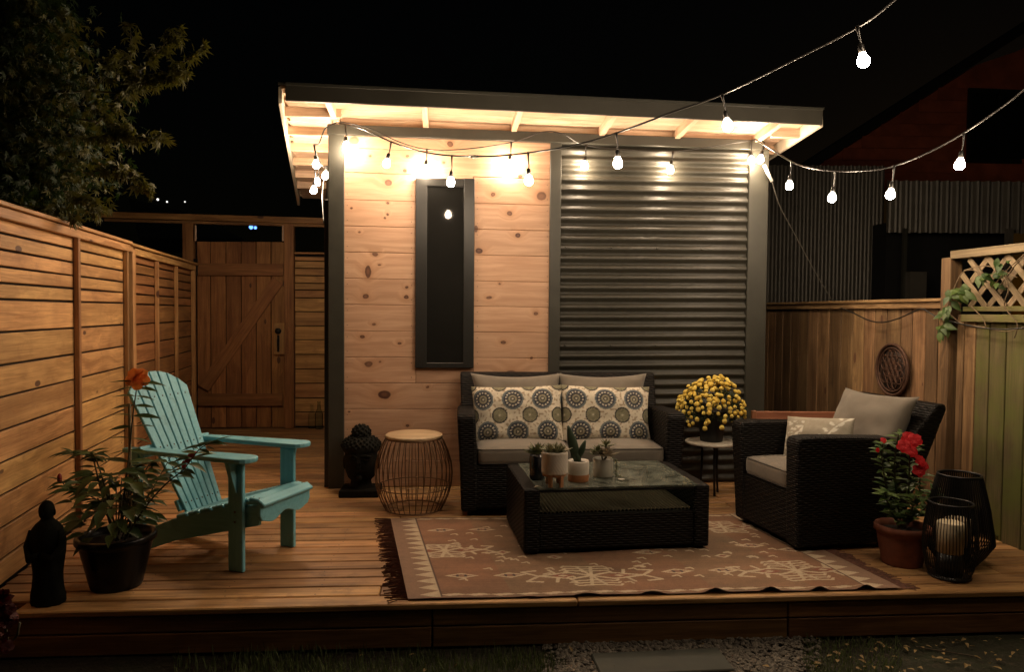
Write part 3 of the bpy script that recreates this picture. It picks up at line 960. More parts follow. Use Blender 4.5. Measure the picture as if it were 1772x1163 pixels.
# roof
OV = 0.46
FLb = W(495, 174, OV); FRb = W(1421, 217, OV); FLt = W(495, 149.5, OV); FRt = W(1421, 192, OV)
slope = ((FLb.z - zhead(W(566, 215).x)) / OV)
slope = max(.06, slope)
rnrm = Vector((0, slope, 1)).normalized()
rnrm = (FRb - FLb).cross(Vector((0, -1, slope))).normalized()
OL0 = W(485, 176, OV)
def onroof(px, py): return pp(px, py, FLb, rnrm)
BL = onroof(517, 354)
RR = onroof(1341, 268)
yb = min(BL.y, YW + 3.0)
def ext(p, q, y): return p + (q - p) * ((y - p.y) / (q.y - p.y))
OL = ext(OL0, BL, yb); OR = ext(FRb, RR, yb)
th = (FLt.z - FLb.z)
print('roof', slope, BL, RR, yb, 'rafter', th)
Z = Vector((0, 0, 1))
rf = MB()
q = [OL0 + Z * (th - .004), FRb + Z * (th - .004), OR + Z * (th - .004), OL + Z * (th - .004)]
q = [S(p) for p in q]
rf.add(q + [p + Z * .018 for p in q], [(3, 2, 1, 0), (4, 5, 6, 7), (0, 1, 5, 4), (1, 2, 6, 5), (2, 3, 7, 6), (3, 0, 4, 7)])
roof = rf.build('roof', M['rafter'], shed)
# sheathing boards seen from below
nb_ = 7
for i in range(int((yb - OL0.y) / .14)):
    y0 = OL0.y + .02 + i * .14
    pl = ext(OL0, OL, y0 + .07) + Z * (th - .016); pr = ext(FRb, OR, y0 + .07) + Z * (th - .016)
    board('sheathing_board', M['rafter'], shed, S(pl) + Vector((.03, 0, 0)), S(pr) - Vector((.03, 0, 0)), .138, .016, up=tuple(rnrm), bev=.002)
    if y0 > YW + .3 and i > 40: break
mt = MB(); q2 = [S(OL0 + Z * (th + .018) + Vector((-.01, -.02, 0))), S(FRb + Z * (th + .018) + Vector((.01, -.02, 0))), S(OR + Z * (th + .018)), S(OL + Z * (th + .018))]
mt.add(q2 + [p + Z * .012 for p in q2], [(3, 2, 1, 0), (4, 5, 6, 7), (0, 1, 5, 4), (1, 2, 6, 5), (2, 3, 7, 6), (3, 0, 4, 7)])
mt.build('roof_sheet', M['fascia'], shed)
# fascia
a = (FLb + FLt) / 2; c = (FRb + FRt) / 2; a.y = c.y = YW - OV - .012
board('fascia', M['fascia'], shed, S(a), S(c), th + .008, .022, up=(0, -1, 0))
a2 = a + Vector((0, -.014, th / 2 + .012)); c2 = c + Vector((0, -.014, th / 2 + .012))
board('drip_edge', M['trim'], shed, S(a2), S(c2), .022, .008, up=(0, -1, 0))
# barge boards (light on their inner faces)
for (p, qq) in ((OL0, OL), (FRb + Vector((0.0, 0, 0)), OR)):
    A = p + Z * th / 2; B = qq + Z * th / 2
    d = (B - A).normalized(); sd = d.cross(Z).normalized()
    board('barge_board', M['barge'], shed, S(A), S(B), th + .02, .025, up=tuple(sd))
# rafters (run back over the wall) and blocking between
xs_r = [W(px, 230).x for px in (583, 737, 889, 1040, 1170, 1308)]
for x in xs_r:
    zt = FLb.z + (FRb.z - FLb.z) * (x - FLb.x) / (FRb.x - FLb.x)
    p = Vector((x, YW - OV + .01, zt + th / 2 - .008)); qv = Vector((x, yb - .1, zt + th / 2 - .008 + (yb - .1 - (YW - OV)) * -slope))
    board('rafter', M['rafter'], shed, S(p), S(qv), .04, th - .02)
for i in range(len(xs_r) - 1):
    xm0, xm1_ = xs_r[i] + .022, xs_r[i + 1] - .022
    z0 = zhead(xm0) + th / 2 - .004; z1 = zhead(xm1_) + th / 2 - .004
    board('blocking', M['rafter'], shed, S((xm0, YW + .03, z0)), S((xm1_, YW + .03, z1)), th + .012, .035, up=(0, -1, 0))
# lookouts across the left overhang
for k in range(6):
    y = YW - .16 + k * .42
    if y > yb - .1: break
    pl = ext(OL0, OL, y) + Z * (th / 2 - .008); 
    xw = W(566, 400).x - .02 + (y - YW) * (OL.x - OL0.x) / (OL.y - OL0.y)
    pr = Vector((xw + .12, y, pl.z))
    board('lookout', M['rafter'], shed, S(pl), S(pr), .038, th - .025)
for k in range(5):
    y = YW - .16 + k * .42
    pr = ext(FRb, OR, y) + Z * (th / 2 - .008)
    board('lookout', M['rafter'], shed, S((W(1315, 400).x, y, pr.z)), S(pr), .038, th - .025)
# side and back walls
WL = W(566, 845); WR = W(1320, 850); dl_ = (OL - OL0); dr_ = (OR - FRb)
WL2 = WL + dl_ * ((yb - .25 - YW) / dl_.y); WR2 = WR + dr_ * ((yb - .25 - YW) / dr_.y)
for (p, qq) in ((WL + Vector((.03, .08, 0)), WL2), (WR + Vector((-.03, .08, 0)), WR2), (WL2, WR2)):
    zt = min(zhead(p.x), zhead(qq.x)) - max(0, (max(qq.y, p.y) - YW)) * slope
    p = Vector((p.x, p.y, 0)); qq = Vector((qq.x, qq.y, 0))
    zt1 = zhead(p.x) - (p.y - YW) * slope + .02; zt2 = zhead(qq.x) - (qq.y - YW) * slope + .02
    d = (qq - p).normalized(); sd = d.cross(Z) * .02
    b = MB(); vsx = [S(v) for v in (p - sd, qq - sd, qq + sd, p + sd, p - sd + Z * zt1, qq - sd + Z * zt2, qq + sd + Z * zt2, p + sd + Z * zt1)]
    b.add(vsx, [(0, 3, 2, 1), (4, 5, 6, 7), (0, 1, 5, 4), (1, 2, 6, 5), (2, 3, 7, 6), (3, 0, 4, 7)]); b.build('wall', M['trim'], shed)
# sheathing behind the cladding
b = MB(); b.box(W(570, 800).x - SL.x, W(1316, 800).x - SL.x, .03, .05, 0, zh_l - .02); b.build('wall', M['hidden'], shed)
# rim of the wall plate seen behind the rafters

# ================================================================== STRING LIGHTS
def string_light(label, cable, bulbs, rad=.0055, sz=1.0, hooks=()):
    """cable: points; bulbs: (top point on the cable, centre of the bulb)"""
    root = thing('string_lights', label, 'string lights', cable[0], group='warm string lights')
    R = -Vector(cable[0])
    b = MB(); b.tube([p + R for p in smooth(cable, 7)], rad, 6); b.build('cable', M['cable'], root)
    SZ_ = sz
    for (t, c) in bulbs:
        sz = SZ_
        t = Vector(t) + R; c = Vector(c) + R
        d = (c - t); L = d.length; d.normalize()
        q = Vector((0, 0, -1)).rotation_difference(d)
        Mx = Matrix.Translation(c) @ q.to_matrix().to_4x4()
        b = MB(); sz *= .85; s0 = .040 * sz
        b.tube([t + Vector((0, 0, .008)), t + d * .02, (t + c) / 2 + Vector((.003, 0, 0)), c - d * s0 * 1.6], [.009, .006, .0035, .004], 6)
        b.lathe([(.006 * sz, s0 * 2.0), (.014 * sz, s0 * 1.8), (.0155 * sz, s0 * 1.1), (.014 * sz, s0 * .85)], 12, M=Mx)
        so = b.build('socket', M['cable'], root)
        b = MB()
        b.lathe([(.012 * sz, s0 * .86), (.019 * sz, s0 * .55), (.028 * sz, s0 * .05), (.0295 * sz, -s0 * .3), (.025 * sz, -s0 * .65), (.014 * sz, -s0 * .88), (.003 * sz, -s0 * .93)], 12, M=Mx)
        bo = b.build('bulb', M['bulb'], so); bo.location = bo.location - so.location
    return root
P3 = pd
Dp = (W(585, 215) - CAM).dot(fwd0) - .12
Dr = (W(1310, 243) - CAM).dot(fwd0) - .10
def dd(px, back): return (W(px, 280) - CAM).dot(fwd0) - back
# A: from the left corner of the shed, towards and above the camera on the right
cA = [P3(585, 212, Dp), P3(625, 222, 5.1), P3(677, 245, 4.95), P3(730, 262, 4.8), P3(782, 269, 4.65), P3(850, 270, 4.5), P3(914, 264, 4.35), P3(990, 252, 4.2), P3(1067, 230, 4.0), P3(1160, 195, 3.8), P3(1250, 163, 3.6), P3(1370, 105, 3.35), P3(1485, 46, 3.12), P3(1545, 2, 3.0), P3(1700, -130, 2.7), P3(1950, -400, 2.2), P3(2300, -900, 1.6)]
bA = [(P3(677, 246, 4.95), P3(669, 282, 4.95)), (P3(782, 270, 4.65), P3(780, 314, 4.65)), (P3(914, 265, 4.35), P3(915, 311, 4.35)), (P3(1067, 231, 4.0), P3(1069, 281, 4.0)),
      (P3(1250, 164, 3.6), P3(1259, 215, 3.6)), (P3(1484, 47, 3.12), P3(1494, 103, 3.12)), (P3(1700, -130, 2.7), P3(1708, -66, 2.7)), (P3(1950, -400, 2.2), P3(1955, -320, 2.2))]
string_light('string of warm bulbs crossing in front of the shed and rising over the patio', cA, bA)
# B: along the eave, close to the wall
d1 = lambda px: dd(px, .075)
cB = [P3(588, 210, d1(590)), P3(640, 222, d1(640)), P3(690, 245, d1(690)), P3(739, 258, d1(739)), P3(800, 258, d1(800)), P3(885, 246, d1(885)), P3(940, 228, dd(940, .2)), P3(975, 232, dd(975, .2)), P3(1012, 251, d1(1012)), P3(1090, 259, d1(1090)), P3(1165, 262, d1(1165)), P3(1240, 252, d1(1240)), P3(1308, 241, d1(1308))]
bB = [(P3(598, 218, dd(598, .13)), P3(599, 252, dd(599, .13))), (P3(739, 259, d1(739)), P3(736, 293, d1(739))), (P3(885, 247, d1(885)), P3(881, 284, d1(885))), (P3(1014, 252, d1(1012)), P3(1012, 286, d1(1012))), (P3(1165, 263, d1(1165)), P3(1160, 293, d1(1165))), (P3(1300, 244, d1(1300)), P3(1300, 277, d1(1300)))]
string_light('string of warm bulbs hugging the shed wall just under the eave', cB, bB, rad=.004)
# C: off to the right, over the fence
cC = [P3(1306, 240, Dr - .12), P3(1335, 258, 5.2), P3(1370, 280, 5.0), P3(1405, 291, 4.8), P3(1446, 296, 4.6), P3(1500, 295, 4.4), P3(1548, 287, 4.25), P3(1610, 262, 4.05), P3(1668, 230, 3.85), P3(1730, 188, 3.65), P3(1772, 155, 3.5), P3(1900, 40, 3.1), P3(2150, -200, 2.5)]
bC = [(P3(1322, 247, Dr - .12), P3(1316, 275, Dr - .12)), (P3(1370, 281, 5.0), P3(1366, 320, 5.0)), (P3(1446, 297, 4.6), P3(1440, 341, 4.6)), (P3(1548, 288, 4.25), P3(1541, 335, 4.25)), (P3(1669, 231, 3.85), P3(1661, 283, 3.85)), (P3(1900, 41, 3.1), P3(1905, 100, 3.1))]
string_light('string of warm bulbs swinging out over the board fence', cC, bC)
# D: round the left corner of the shed, under its side eave
cD = [P3(583, 212, Dp), P3(563, 222, Dp + .1), P3(552, 248, Dp + .2), P3(543, 252, Dp + .3), P3(556, 285, Dp + .4), P3(566, 290, Dp + .5), P3(560, 312, Dp + .5), P3(558, 345, Dp + .45), P3(560, 385, Dp + .3)]
bD = [(P3(544, 252, Dp + .3), P3(547, 284, Dp + .3)), (P3(566, 288, Dp + .42), P3(563, 303, Dp + .42)), (P3(552, 288, Dp + .6), P3(549, 314, Dp + .6)), (P3(546, 296, Dp + .45), P3(543, 328, Dp + .45))]
string_light('bunch of warm bulbs tangled around the shed corner over the gate side', cD, bD, rad=.005)
# connector knot on string A and the white plug on the right corner
b = MB()
k0 = P3(821, 271, 4.56)
for i in range(9):
    a = rd.uniform(0, 6.28); b.tube([k0 + Vector((rd.uniform(-.035, .035), rd.uniform(-.01, .01), rd.uniform(-.012, .012))) for _ in range(4)], .003, 5)
o = b.build('cable_tie', simple('pale_twine', (.4, .38, .33), .7, .2, 20)); o['label'] = 'pale twist of ties joining the cables below the eave'; o['category'] = 'cable tie'
b = MB(); b.tube([P3(1322, 285, Dr - .05), P3(1330, 302, Dr - .05), P3(1336, 314, Dr - .05)], [.012, .014, .012], 8)
o = b.build('plug', simple('white_plastic', (.7, .68, .62), .4, .1, 20)); o['label'] = 'white plug hanging beside the shed corner post'; o['category'] = 'plug'
cE = smooth([P3(1336, 314, Dr - .05), P3(1345, 345, Dr), P3(1356, 370, Dr + .1), P3(1378, 410, Dr + .25), P3(1410, 470, Dr + .4), P3(1440, 520, Dr + .5)])
b = MB(); b.tube(cE, .0035, 5); o = b.build('power_cord', simple('dull_cord', (.12, .11, .09), .5, .1, 20)); o['label'] = 'thin power cord dropping from the plug to the fence'; o['category'] = 'cord'

# ================================================================== FURNITURE MATERIALS
def wicker_mat():
    t = NT('dark_wicker')
    uv = t.n('ShaderNodeUVMap').outputs[0]
    s = t.n('ShaderNodeSeparateXYZ'); t.put(s.inputs[0], uv)
    u = t.math('DIVIDE', s.outputs[0], 0.030); v = t.math('DIVIDE', s.outputs[1], 0.013)
    row = t.math('FLOOR', v)
    sv = t.math('POWER', t.math('ABSOLUTE', t.math('SINE', t.math('MULTIPLY', v, math.pi))), 0.6)
    ph = t.math('ADD', t.math('MULTIPLY', u, math.pi), t.math('MULTIPLY', row, math.pi))
    su = t.math('ADD', t.math('MULTIPLY', t.math('SINE', ph), 0.5), 0.5)
    h = t.math('MULTIPLY', sv, t.math('ADD', t.math('MULTIPLY', su, 0.7), 0.3))
    no = t.noise(uv, 60, 3)
    c = t.mix(t.math('MULTIPLY', h, no), (0.002, 0.0018, 0.0015), (0.016, 0.011, 0.008))
    t.set(Base_Color=c, Roughness=0.5); t.b.inputs['Specular IOR Level'].default_value = 0.16
    t.bump(t.math('ADD', h, t.math('MULTIPLY', no, .15)), 1.0, 0.006)
    return t.m
M['wicker'] = wicker_mat()
def fabric(name, col, weave=900.0, rndv=0.04):
    t = NT(name); co = t.objco()
    n = t.noise(co, 14, 4); f = t.noise(co, weave, 2)
    c = t.mix(t.ramp(n, .3, .7), tuple(x * .88 for x in col), tuple(x * 1.06 for x in col))
    c = t.mix(t.math('MULTIPLY', t.ramp(f, .3, .7), .25), c, tuple(x * .7 for x in col))
    t.set(Base_Color=c, Roughness=0.92); t.b.inputs['Sheen Weight'].default_value = 0.15
    t.bump(t.math('ADD', t.math('MULTIPLY', n, .8), t.math('MULTIPLY', f, .2)), .35, .006)
    return t.m
M['taupe'] = fabric('taupe_fabric', (0.19, 0.163, 0.13))
M['piping'] = fabric('dark_piping', (0.07, 0.06, 0.05))
def vcol(name, attr, rough=0.9, weave=250.0, bump=.3):
    t = NT(name)
    a = t.n('ShaderNodeVertexColor'); a.layer_name = attr
    uv = t.n('ShaderNodeTexCoord').outputs['Object']
    n = t.noise(uv, 24, 5, .65); f = t.noise(uv, weave, 2)
    c = t.mix(t.math('MULTIPLY', t.ramp(n, .4, .8), .35), a.outputs[0], (0.10, 0.06, 0.04))
    c = t.mix(t.math('MULTIPLY', t.ramp(f, .35, .65), .2), c, (0.08, 0.06, 0.05))
    t.set(Base_Color=c, Roughness=rough); t.bump(t.math('ADD', t.math('MULTIPLY', n, .6), t.math('MULTIPLY', f, .5)), bump, .004)
    return t.m
def uvbox(me, ox=0.0):
    L = me.uv_layers.new(name='UVMap') if not me.uv_layers else me.uv_layers[0]
    for p in me.polygons:
        n = p.normal
        for li in p.loop_indices:
            v = me.vertices[me.loops[li].vertex_index].co
            if abs(n.z) > .75: uv = (v.x, v.y)
            elif abs(n.x) > abs(n.y): uv = (v.y + ox, v.z)
            else: uv = (v.x + ox, v.z)
            L.data[li].uv = uv
def wbuild(b, name, root, mat=None, bevel=.012, seg=2):
    o = b.build(name, mat or M['wicker'], root, bevel=bevel, seg=seg)
    uvbox(o.data); return o
def setcol(me, cols, name='Pattern'):
    a = me.color_attributes.new(name, 'FLOAT_COLOR', 'POINT')
    a.data.foreach_set('color', np.concatenate([cols, np.ones((len(cols), 1))], 1).astype(np.float32).ravel())

def thin_glass(name, tint=(0.78, 0.86, 0.80), haze=0.10, hazec=(0.30, 0.32, 0.26), rough=0.05):
    t = NT(name); t.t.nodes.remove(t.b)
    tr = t.n('ShaderNodeBsdfTransparent', i_0=tint); gl = t.n('ShaderNodeBsdfGlossy'); gl.inputs['Roughness'].default_value = rough
    gl.inputs['Color'].default_value = (.9, .9, .9, 1)
    di = t.n('ShaderNodeBsdfDiffuse', i_0=hazec)
    co = t.n('ShaderNodeTexCoord').outputs['Object']; n = t.noise(co, 9, 5, .7)
    m1 = t.n('ShaderNodeMixShader'); t.put(m1.inputs[0], t.math('MULTIPLY', t.ramp(n, .3, .75), haze * 2)); t.put(m1.inputs[1], tr.outputs[0]); t.put(m1.inputs[2], di.outputs[0])
    fr = t.n('ShaderNodeLayerWeight'); fr.inputs[0].default_value = .12
    m2 = t.n('ShaderNodeMixShader'); t.put(m2.inputs[0], fr.outputs[0]); t.put(m2.inputs[1], m1.outputs[0]); t.put(m2.inputs[2], gl.outputs[0])
    t.t.links.new(m2.outputs[0], t.out.inputs[0]); return t.m
M['tabletop'] = thin_glass('dusty_glass', haze=.34)
M['jar'] = thin_glass('jar_glass', (.85, .9, .86), haze=.05, rough=.03)
for o in bpy.data.objects:
    if o.name.startswith('glass_bottle'): o.data.materials[0] = M['jar']

# cushion: pillow-like sheet pair
def pillow_mesh(w, h, t, n=22, pinch=.10, sq=2.6, colfn=None, wr=0.0, seed=0):
    vs = []; fs = []; cols = []
    def P(u, v, s):
        # u,v in -1..1 ; edges pulled in at the middle so corners stick out
        x = u * w / 2 * (1 - pinch * (1 - u * u) * 0 - pinch * .5 * (1 - abs(v) ** 2) * abs(u) ** 3)
        y = v * h / 2 * (1 - pinch * .5 * (1 - abs(u) ** 2) * abs(v) ** 3)
        e = max(0.0, (1 - abs(u) ** sq)) ** .55 * max(0.0, (1 - abs(v) ** sq)) ** .55
        z = s * t / 2 * e
        if wr and e > 0: z += wr * e ** .3 * mnoise.noise(Vector((u * 2.3 + seed, v * 2.3, s * 3)))
        return (x, y, z)
    idx = {}
    for s in (1, -1):
        for j in range(n + 1):
            for i in range(n + 1):
                u = -1 + 2 * i / n; v = -1 + 2 * j / n
                edge = i in (0, n) or j in (0, n)
                k = (i, j, 0 if edge else s)
                if k in idx: continue
                u2 = math.sin(u * math.pi / 2) * .35 + u * .65; v2 = math.sin(v * math.pi / 2) * .35 + v * .65
                idx[k] = len(vs); vs.append(P(u2, v2, s))
                if colfn: cols.append(colfn(u2, v2))
    for s in (1, -1):
        for j in range(n):
            for i in range(n):
                q = []
                for (a, c) in ((i, j), (i + 1, j), (i + 1, j + 1), (i, j + 1)):
                    edge = a in (0, n) or c in (0, n); q.append(idx[(a, c, 0 if edge else s)])
                if s < 0: q.reverse()
                fs.append(tuple(q))
    b = MB(); b.add(vs, fs, True); me = b.mesh('cushion', False)
    if colfn: setcol(me, np.array(cols))
    return me
def place(name, me, mat, root, loc, rot, label=None):
    Mx = Matrix.Translation(loc) @ Euler(rot).to_matrix().to_4x4()
    return link(name, me, mat, root, Mx, label)
def seat_cushion(name, root, c, sx, sy, sz, M4=None):
    b = MB(); rbox(b, (0, 0, 0), (sx, sy, sz), .028, puff=.018)
    o = b.build(name, M['taupe'], root, centre=False); o.matrix_local = Matrix.Translation(c) if M4 is None else M4
    for s in (1, -1):
        p = MB(); pts = []
        hx, hy, r = sx / 2 - .006, sy / 2 - .006, .03
        for (cx, cy, a0) in ((hx - r, hy - r, 0), (-hx + r, hy - r, 90), (-hx + r, -hy + r, 180), (hx - r, -hy + r, 270)):
            for k in range(5):
                a = math.radians(a0 + k * 22.5); pts.append((cx + r * math.cos(a), cy + r * math.sin(a), s * (sz / 2 - .008)))
        p.tube(pts, .0045, 5, closed=True)
        q = p.build('piping', M['piping'], o, centre=False)
    return o

# ================================================================== PILLOW PRINT
rs = random.Random(3)
def circles_print(W_, H_, seed, shift=0.0):
    """big navy wheels and small green wheels in offset rows on cream"""
    R1, R2 = .074, .054
    big = []; small = []
    rr = random.Random(seed)
    for r in range(-2, 4):
        y = .100 - r * .225
        for k in range(-5, 6):
            big.append((k * .205 + (0.0 if r % 2 == 0 else .03) + shift, y))
            small.append((k * .205 + .115 + shift, y - .112))
    def fn(u, v):
        x = u * W_ / 2; y = v * H_ / 2
        for (cx, cy) in big:
            d = math.hypot(x - cx, y - cy)
            if d < R1:
                a = math.atan2(y - cy, x - cx)
                q = d / R1
                if q < .10: return (.60, .55, .44)
                if q < .17: return (.03, .035, .04)
                if q < .42: return (.15, .145, .10) if q < .26 or q > .34 else (.36, .33, .24)
                if q < .50: return (.02, .028, .04)
                dot = abs(((a / (2 * math.pi) * 14) % 1) - .5) < .27 and .56 < q < .72
                if dot: return (.62, .57, .45)
                if q < .83: return (.018, .028, .055)
                return (.13, .16, .17)
        for (cx, cy) in small:
            d = math.hypot(x - cx, y - cy)
            if d < R2:
                q = d / R2; a = math.atan2(y - cy, x - cx)
                if q > .84: return (.015, .018, .022)
                if q < .12: return (.6, .55, .42)
                return (.17, .165, .10) if (int(a * 9) % 2 == 0 and q > .3) else (.27, .25, .16)
        m = mnoise.noise(Vector((x * 60, y * 60, seed)))
        return (.42, .33, .225) if m > .25 else (.78, .70, .56)
    return fn

# ================================================================== WICKER SEATS
def wicker_seat(root, Wd, Dp_, armw, armz, backz, seatz, n, lean=.14, flare=.03):
    bt = .07
    # base
    b = MB(); b.box(-Wd / 2 + armw * .6, Wd / 2 - armw * .6, .012, Dp_ - .06, .045, seatz - .105)
    wbuild(b, 'seat_base', root)
    for s in (-1, 1):
        x0 = s * Wd / 2; x1 = s * (Wd / 2 - armw)
        # arm: side profile in y-z, slightly waisted front
        prof = [(0.012, .03), (0.0, .3), (-.012, armz - .03), (.0, armz), (.10, armz + .006), (Dp_ - .10, armz - .012), (Dp_ - .02, armz - .04), (Dp_ - .03, .03)]
        b = MB(); nP = len(prof); vs = []
        for (xx, sgn) in ((x0, 1), (x1, 0)):
            for (y, z) in prof:
                fx = flare * s * (z / armz) ** 1.5 if sgn else flare * s * .6 * (z / armz) ** 1.5
                vs.append((xx + fx - flare * s * .4, y, z))
        fs = [tuple(range(nP)), tuple(range(2 * nP - 1, nP - 1, -1))] + [(i, (i + 1) % nP, nP + (i + 1) % nP, nP + i) for i in range(nP)]
        b.add(vs, fs); wbuild(b, 'arm', root, bevel=.016, seg=2)
    # back, leaning, a little wider at the top
    y0 = Dp_ - .10; y1 = Dp_ + lean - .02
    b = MB()
    prof = [(y0, .12), (y0, seatz), (y1, backz - .02), (y1 + .02, backz), (y1 + bt, backz), (y1 + bt + .01, backz - .03), (Dp_ - .01, .04), (y0, .04)]
    vs = []; nP = len(prof)
    for s in (-1, 1):
        for (y, z) in prof: vs.append((s * (Wd / 2 - .03 + .03 * z / backz), y, z))
    fs = [tuple(range(nP)), tuple(range(2 * nP - 1, nP - 1, -1))] + [(i, (i + 1) % nP, nP + (i + 1) % nP, nP + i) for i in range(nP)]
    b.add(vs, fs); wbuild(b, 'backrest', root, bevel=.014, seg=2)
    for sx in (-1, 1):
        for y in (.06, Dp_ - .08):
            b = MB(); b.lathe([(.018, 0), (.02, .035)], 10, c=(sx * (Wd / 2 - .07), y, 0)); b.build('foot', M['black'], root)
    # cushions
    iw = (Wd - 2 * armw - .004) / n
    for k in range(n):
        cx = -Wd / 2 + armw + iw * (k + .5) + .002
        seat_cushion('seat_cushion', root, (cx, (Dp_ - .11) / 2 + .005, seatz - .05), iw - .008, Dp_ - .12, .105)
    return iw

sl = pz(803, 893); srt = None
ZR_S = math.radians(-1.5)
fc = pd(994, 700, 4.62 * 1.0); 
SFD = (pz(820, 892) - CAM).dot(fwd0)
cX = pd(989, 893, SFD); cX.z = 0
sofa = thing('wicker_sofa', 'black wicker two-seat sofa with taupe cushions against the shed wall', 'sofa', cX, ZR_S)
SW_ = 1.43
iw = wicker_seat(sofa, SW_, .62, .105, .655, .862, .43, 2, lean=.10)
for k, s in enumerate((-1, 1)):
    cx = s * iw / 2 - .015
    me = pillow_mesh(.645, .45, .17, pinch=.26, wr=.018, seed=k * 5)
    place('back_cushion', me, M['taupe'], sofa, (cx, .50, .650), (math.radians(78), 0, math.radians(-1 * s)))
pmat = vcol('printed_pillow', 'Pattern', weave=700, bump=.2)
for k, s in enumerate((-1, 1)):
    me = pillow_mesh(.635, .40, .15, n=120, pinch=.12, sq=3.4, colfn=circles_print(.635, .40, k, .02 * k - .035), wr=.012, seed=k * 9 + 2)
    # top-level: a pillow rests on the sofa
    Ms = Matrix.Translation(cX) @ Matrix.Rotation(ZR_S, 4, 'Z')
    lm = Matrix.Translation((s * iw / 2 - .015, .385, .598)) @ Euler((math.radians(75), math.radians(1.5 * s), math.radians(2 * s))).to_matrix().to_4x4()
    o = link('patterned_pillow', me, pmat, None, Ms @ lm)
    o['label'] = ('cream pillow printed with navy wheels, beside the knotty pine end of the sofa' if s < 0 else 'cream pillow printed with navy wheels, on the sofa end beside the yellow flowers')
    o['category'] = 'pillow'; o['group'] = 'patterned pillows on the sofa'

# armchair
A1 = pz(1376, 960.5); A0 = pz(1268, 902)
av = (A1 - A0); AW = av.length
arz = math.atan2(av.y, av.x)           # local +x runs from the far to the near front corner
# local frame: front faces -y ; x from far-left corner to near corner
mid = (A0 + A1) / 2
arm_o = thing('wicker_armchair', 'black wicker armchair with taupe cushions beside the red flowers', 'armchair', mid, arz)
print('armchair', AW, math.degrees(arz), mid)
iw2 = wicker_seat(arm_o, AW + .02, .66, .11, .635, .80, .43, 1, lean=.22)
me = pillow_mesh(.55, .47, .20, pinch=.22, wr=.02, seed=31)
place('back_cushion', me, M['taupe'], arm_o, (.03, .665, .625), (math.radians(65), 0, math.radians(7)))
def leafprint(u, v):
    base = (.40, .36, .28)
    x = u; y = v
    if u < -.35:
        c = mnoise.noise(Vector((u * 9, v * 9, 0)))
        if c > .12 and abs(v) < .75: return (.75, .72, .62)
    stem = abs((x - .25) - .45 * (y + .6) ** 2 * .6)
    if stem < .03 and y > -.9: return (.75, .72, .62)
    for k in range(6):
        yy = -.6 + k * .28; sx = .25 + .27 * (yy + .6) ** 2
        for s in (-1, 1):
            cx = sx + s * .13; cy = yy + .13
            d = ((x - cx) * .8 + (y - cy) * -s * .6) ** 2 / .0025 + ((x - cx) * s * .6 + (y - cy) * .8) ** 2 / .012
            if d < 1: return (.75, .72, .62)
    return base
me = pillow_mesh(.40, .30, .13, n=70, pinch=.08, colfn=leafprint, wr=.01, seed=8)
Ma = Matrix.Translation(mid) @ Matrix.Rotation(arz, 4, 'Z')
o = link('leaf_pillow', me, pmat, None, Ma @ Matrix.Translation((-.02, .37, .545)) @ Euler((math.radians(66), math.radians(-4), math.radians(34))).to_matrix().to_4x4())
o['label'] = 'small beige pillow with white leaf print, propped on the wicker armchair'; o['category'] = 'pillow'

# ================================================================== COFFEE TABLE
T0 = pz(906, 966); T1 = pz(1237, 961)
tv = T1 - T0; TW = tv.length; trz = math.atan2(tv.y, tv.x) + math.radians(4.5)
tab = thing('coffee_table', 'black wicker coffee table with a clear glass top on the rug', 'coffee table', T0, trz)
TZ = 1.3 - (850 - 540) * (T0 - CAM).dot(fwd0) / 1280; TD = .66
print('table', TW, math.degrees(trz), TZ)
for (x0, x1) in ((0, .088), (TW - .088, TW)):
    b = MB(); b.box(x0, x1, 0, TD, .02, TZ); wbuild(b, 'side_panel', tab, bevel=.014)
SZ = .222
b = MB(); b.box(.085, TW - .085, .012, .05, .03, SZ); wbuild(b, 'front_panel', tab, bevel=.008)
b = MB(); b.box(.085, TW - .085, TD - .05, TD - .012, .03, TZ - .03); wbuild(b, 'back_panel', tab, bevel=.008)
n = 40; vs = []; fs = []
for i in range(n * 6 + 1):
    x = .088 + (TW - .176) * i / (n * 6)
    z = SZ + .001 + .011 * abs(math.sin(math.pi * i / 6)) ** .7
    vs += [(x, .03, z), (x, TD - .05, z)]
for i in range(n * 6): fs.append((2 * i, 2 * i + 2, 2 * i + 3, 2 * i + 1))
b = MB(); b.add(vs, fs, True); o = b.build('shelf', simple('shelf_wicker_lit', (.075, .055, .036), .4, .3, 30), tab, recalc=False)  # same wicker made paler, light on the shelf put into its colour
b = MB(); b.box(.07, TW - .07, .002, TD - .004, TZ - .001 - .006, TZ + .004); b.build('glass_top', M['tabletop'], tab, bevel=.001)
b = MB(); b.box(.088, TW - .088, .006, .022, TZ - .022, TZ - .009); wbuild(b, 'front_rail', tab, bevel=.003)
TM = Matrix.Translation(T0) @ Matrix.Rotation(trz, 4, 'Z')
ZT = TZ + .004

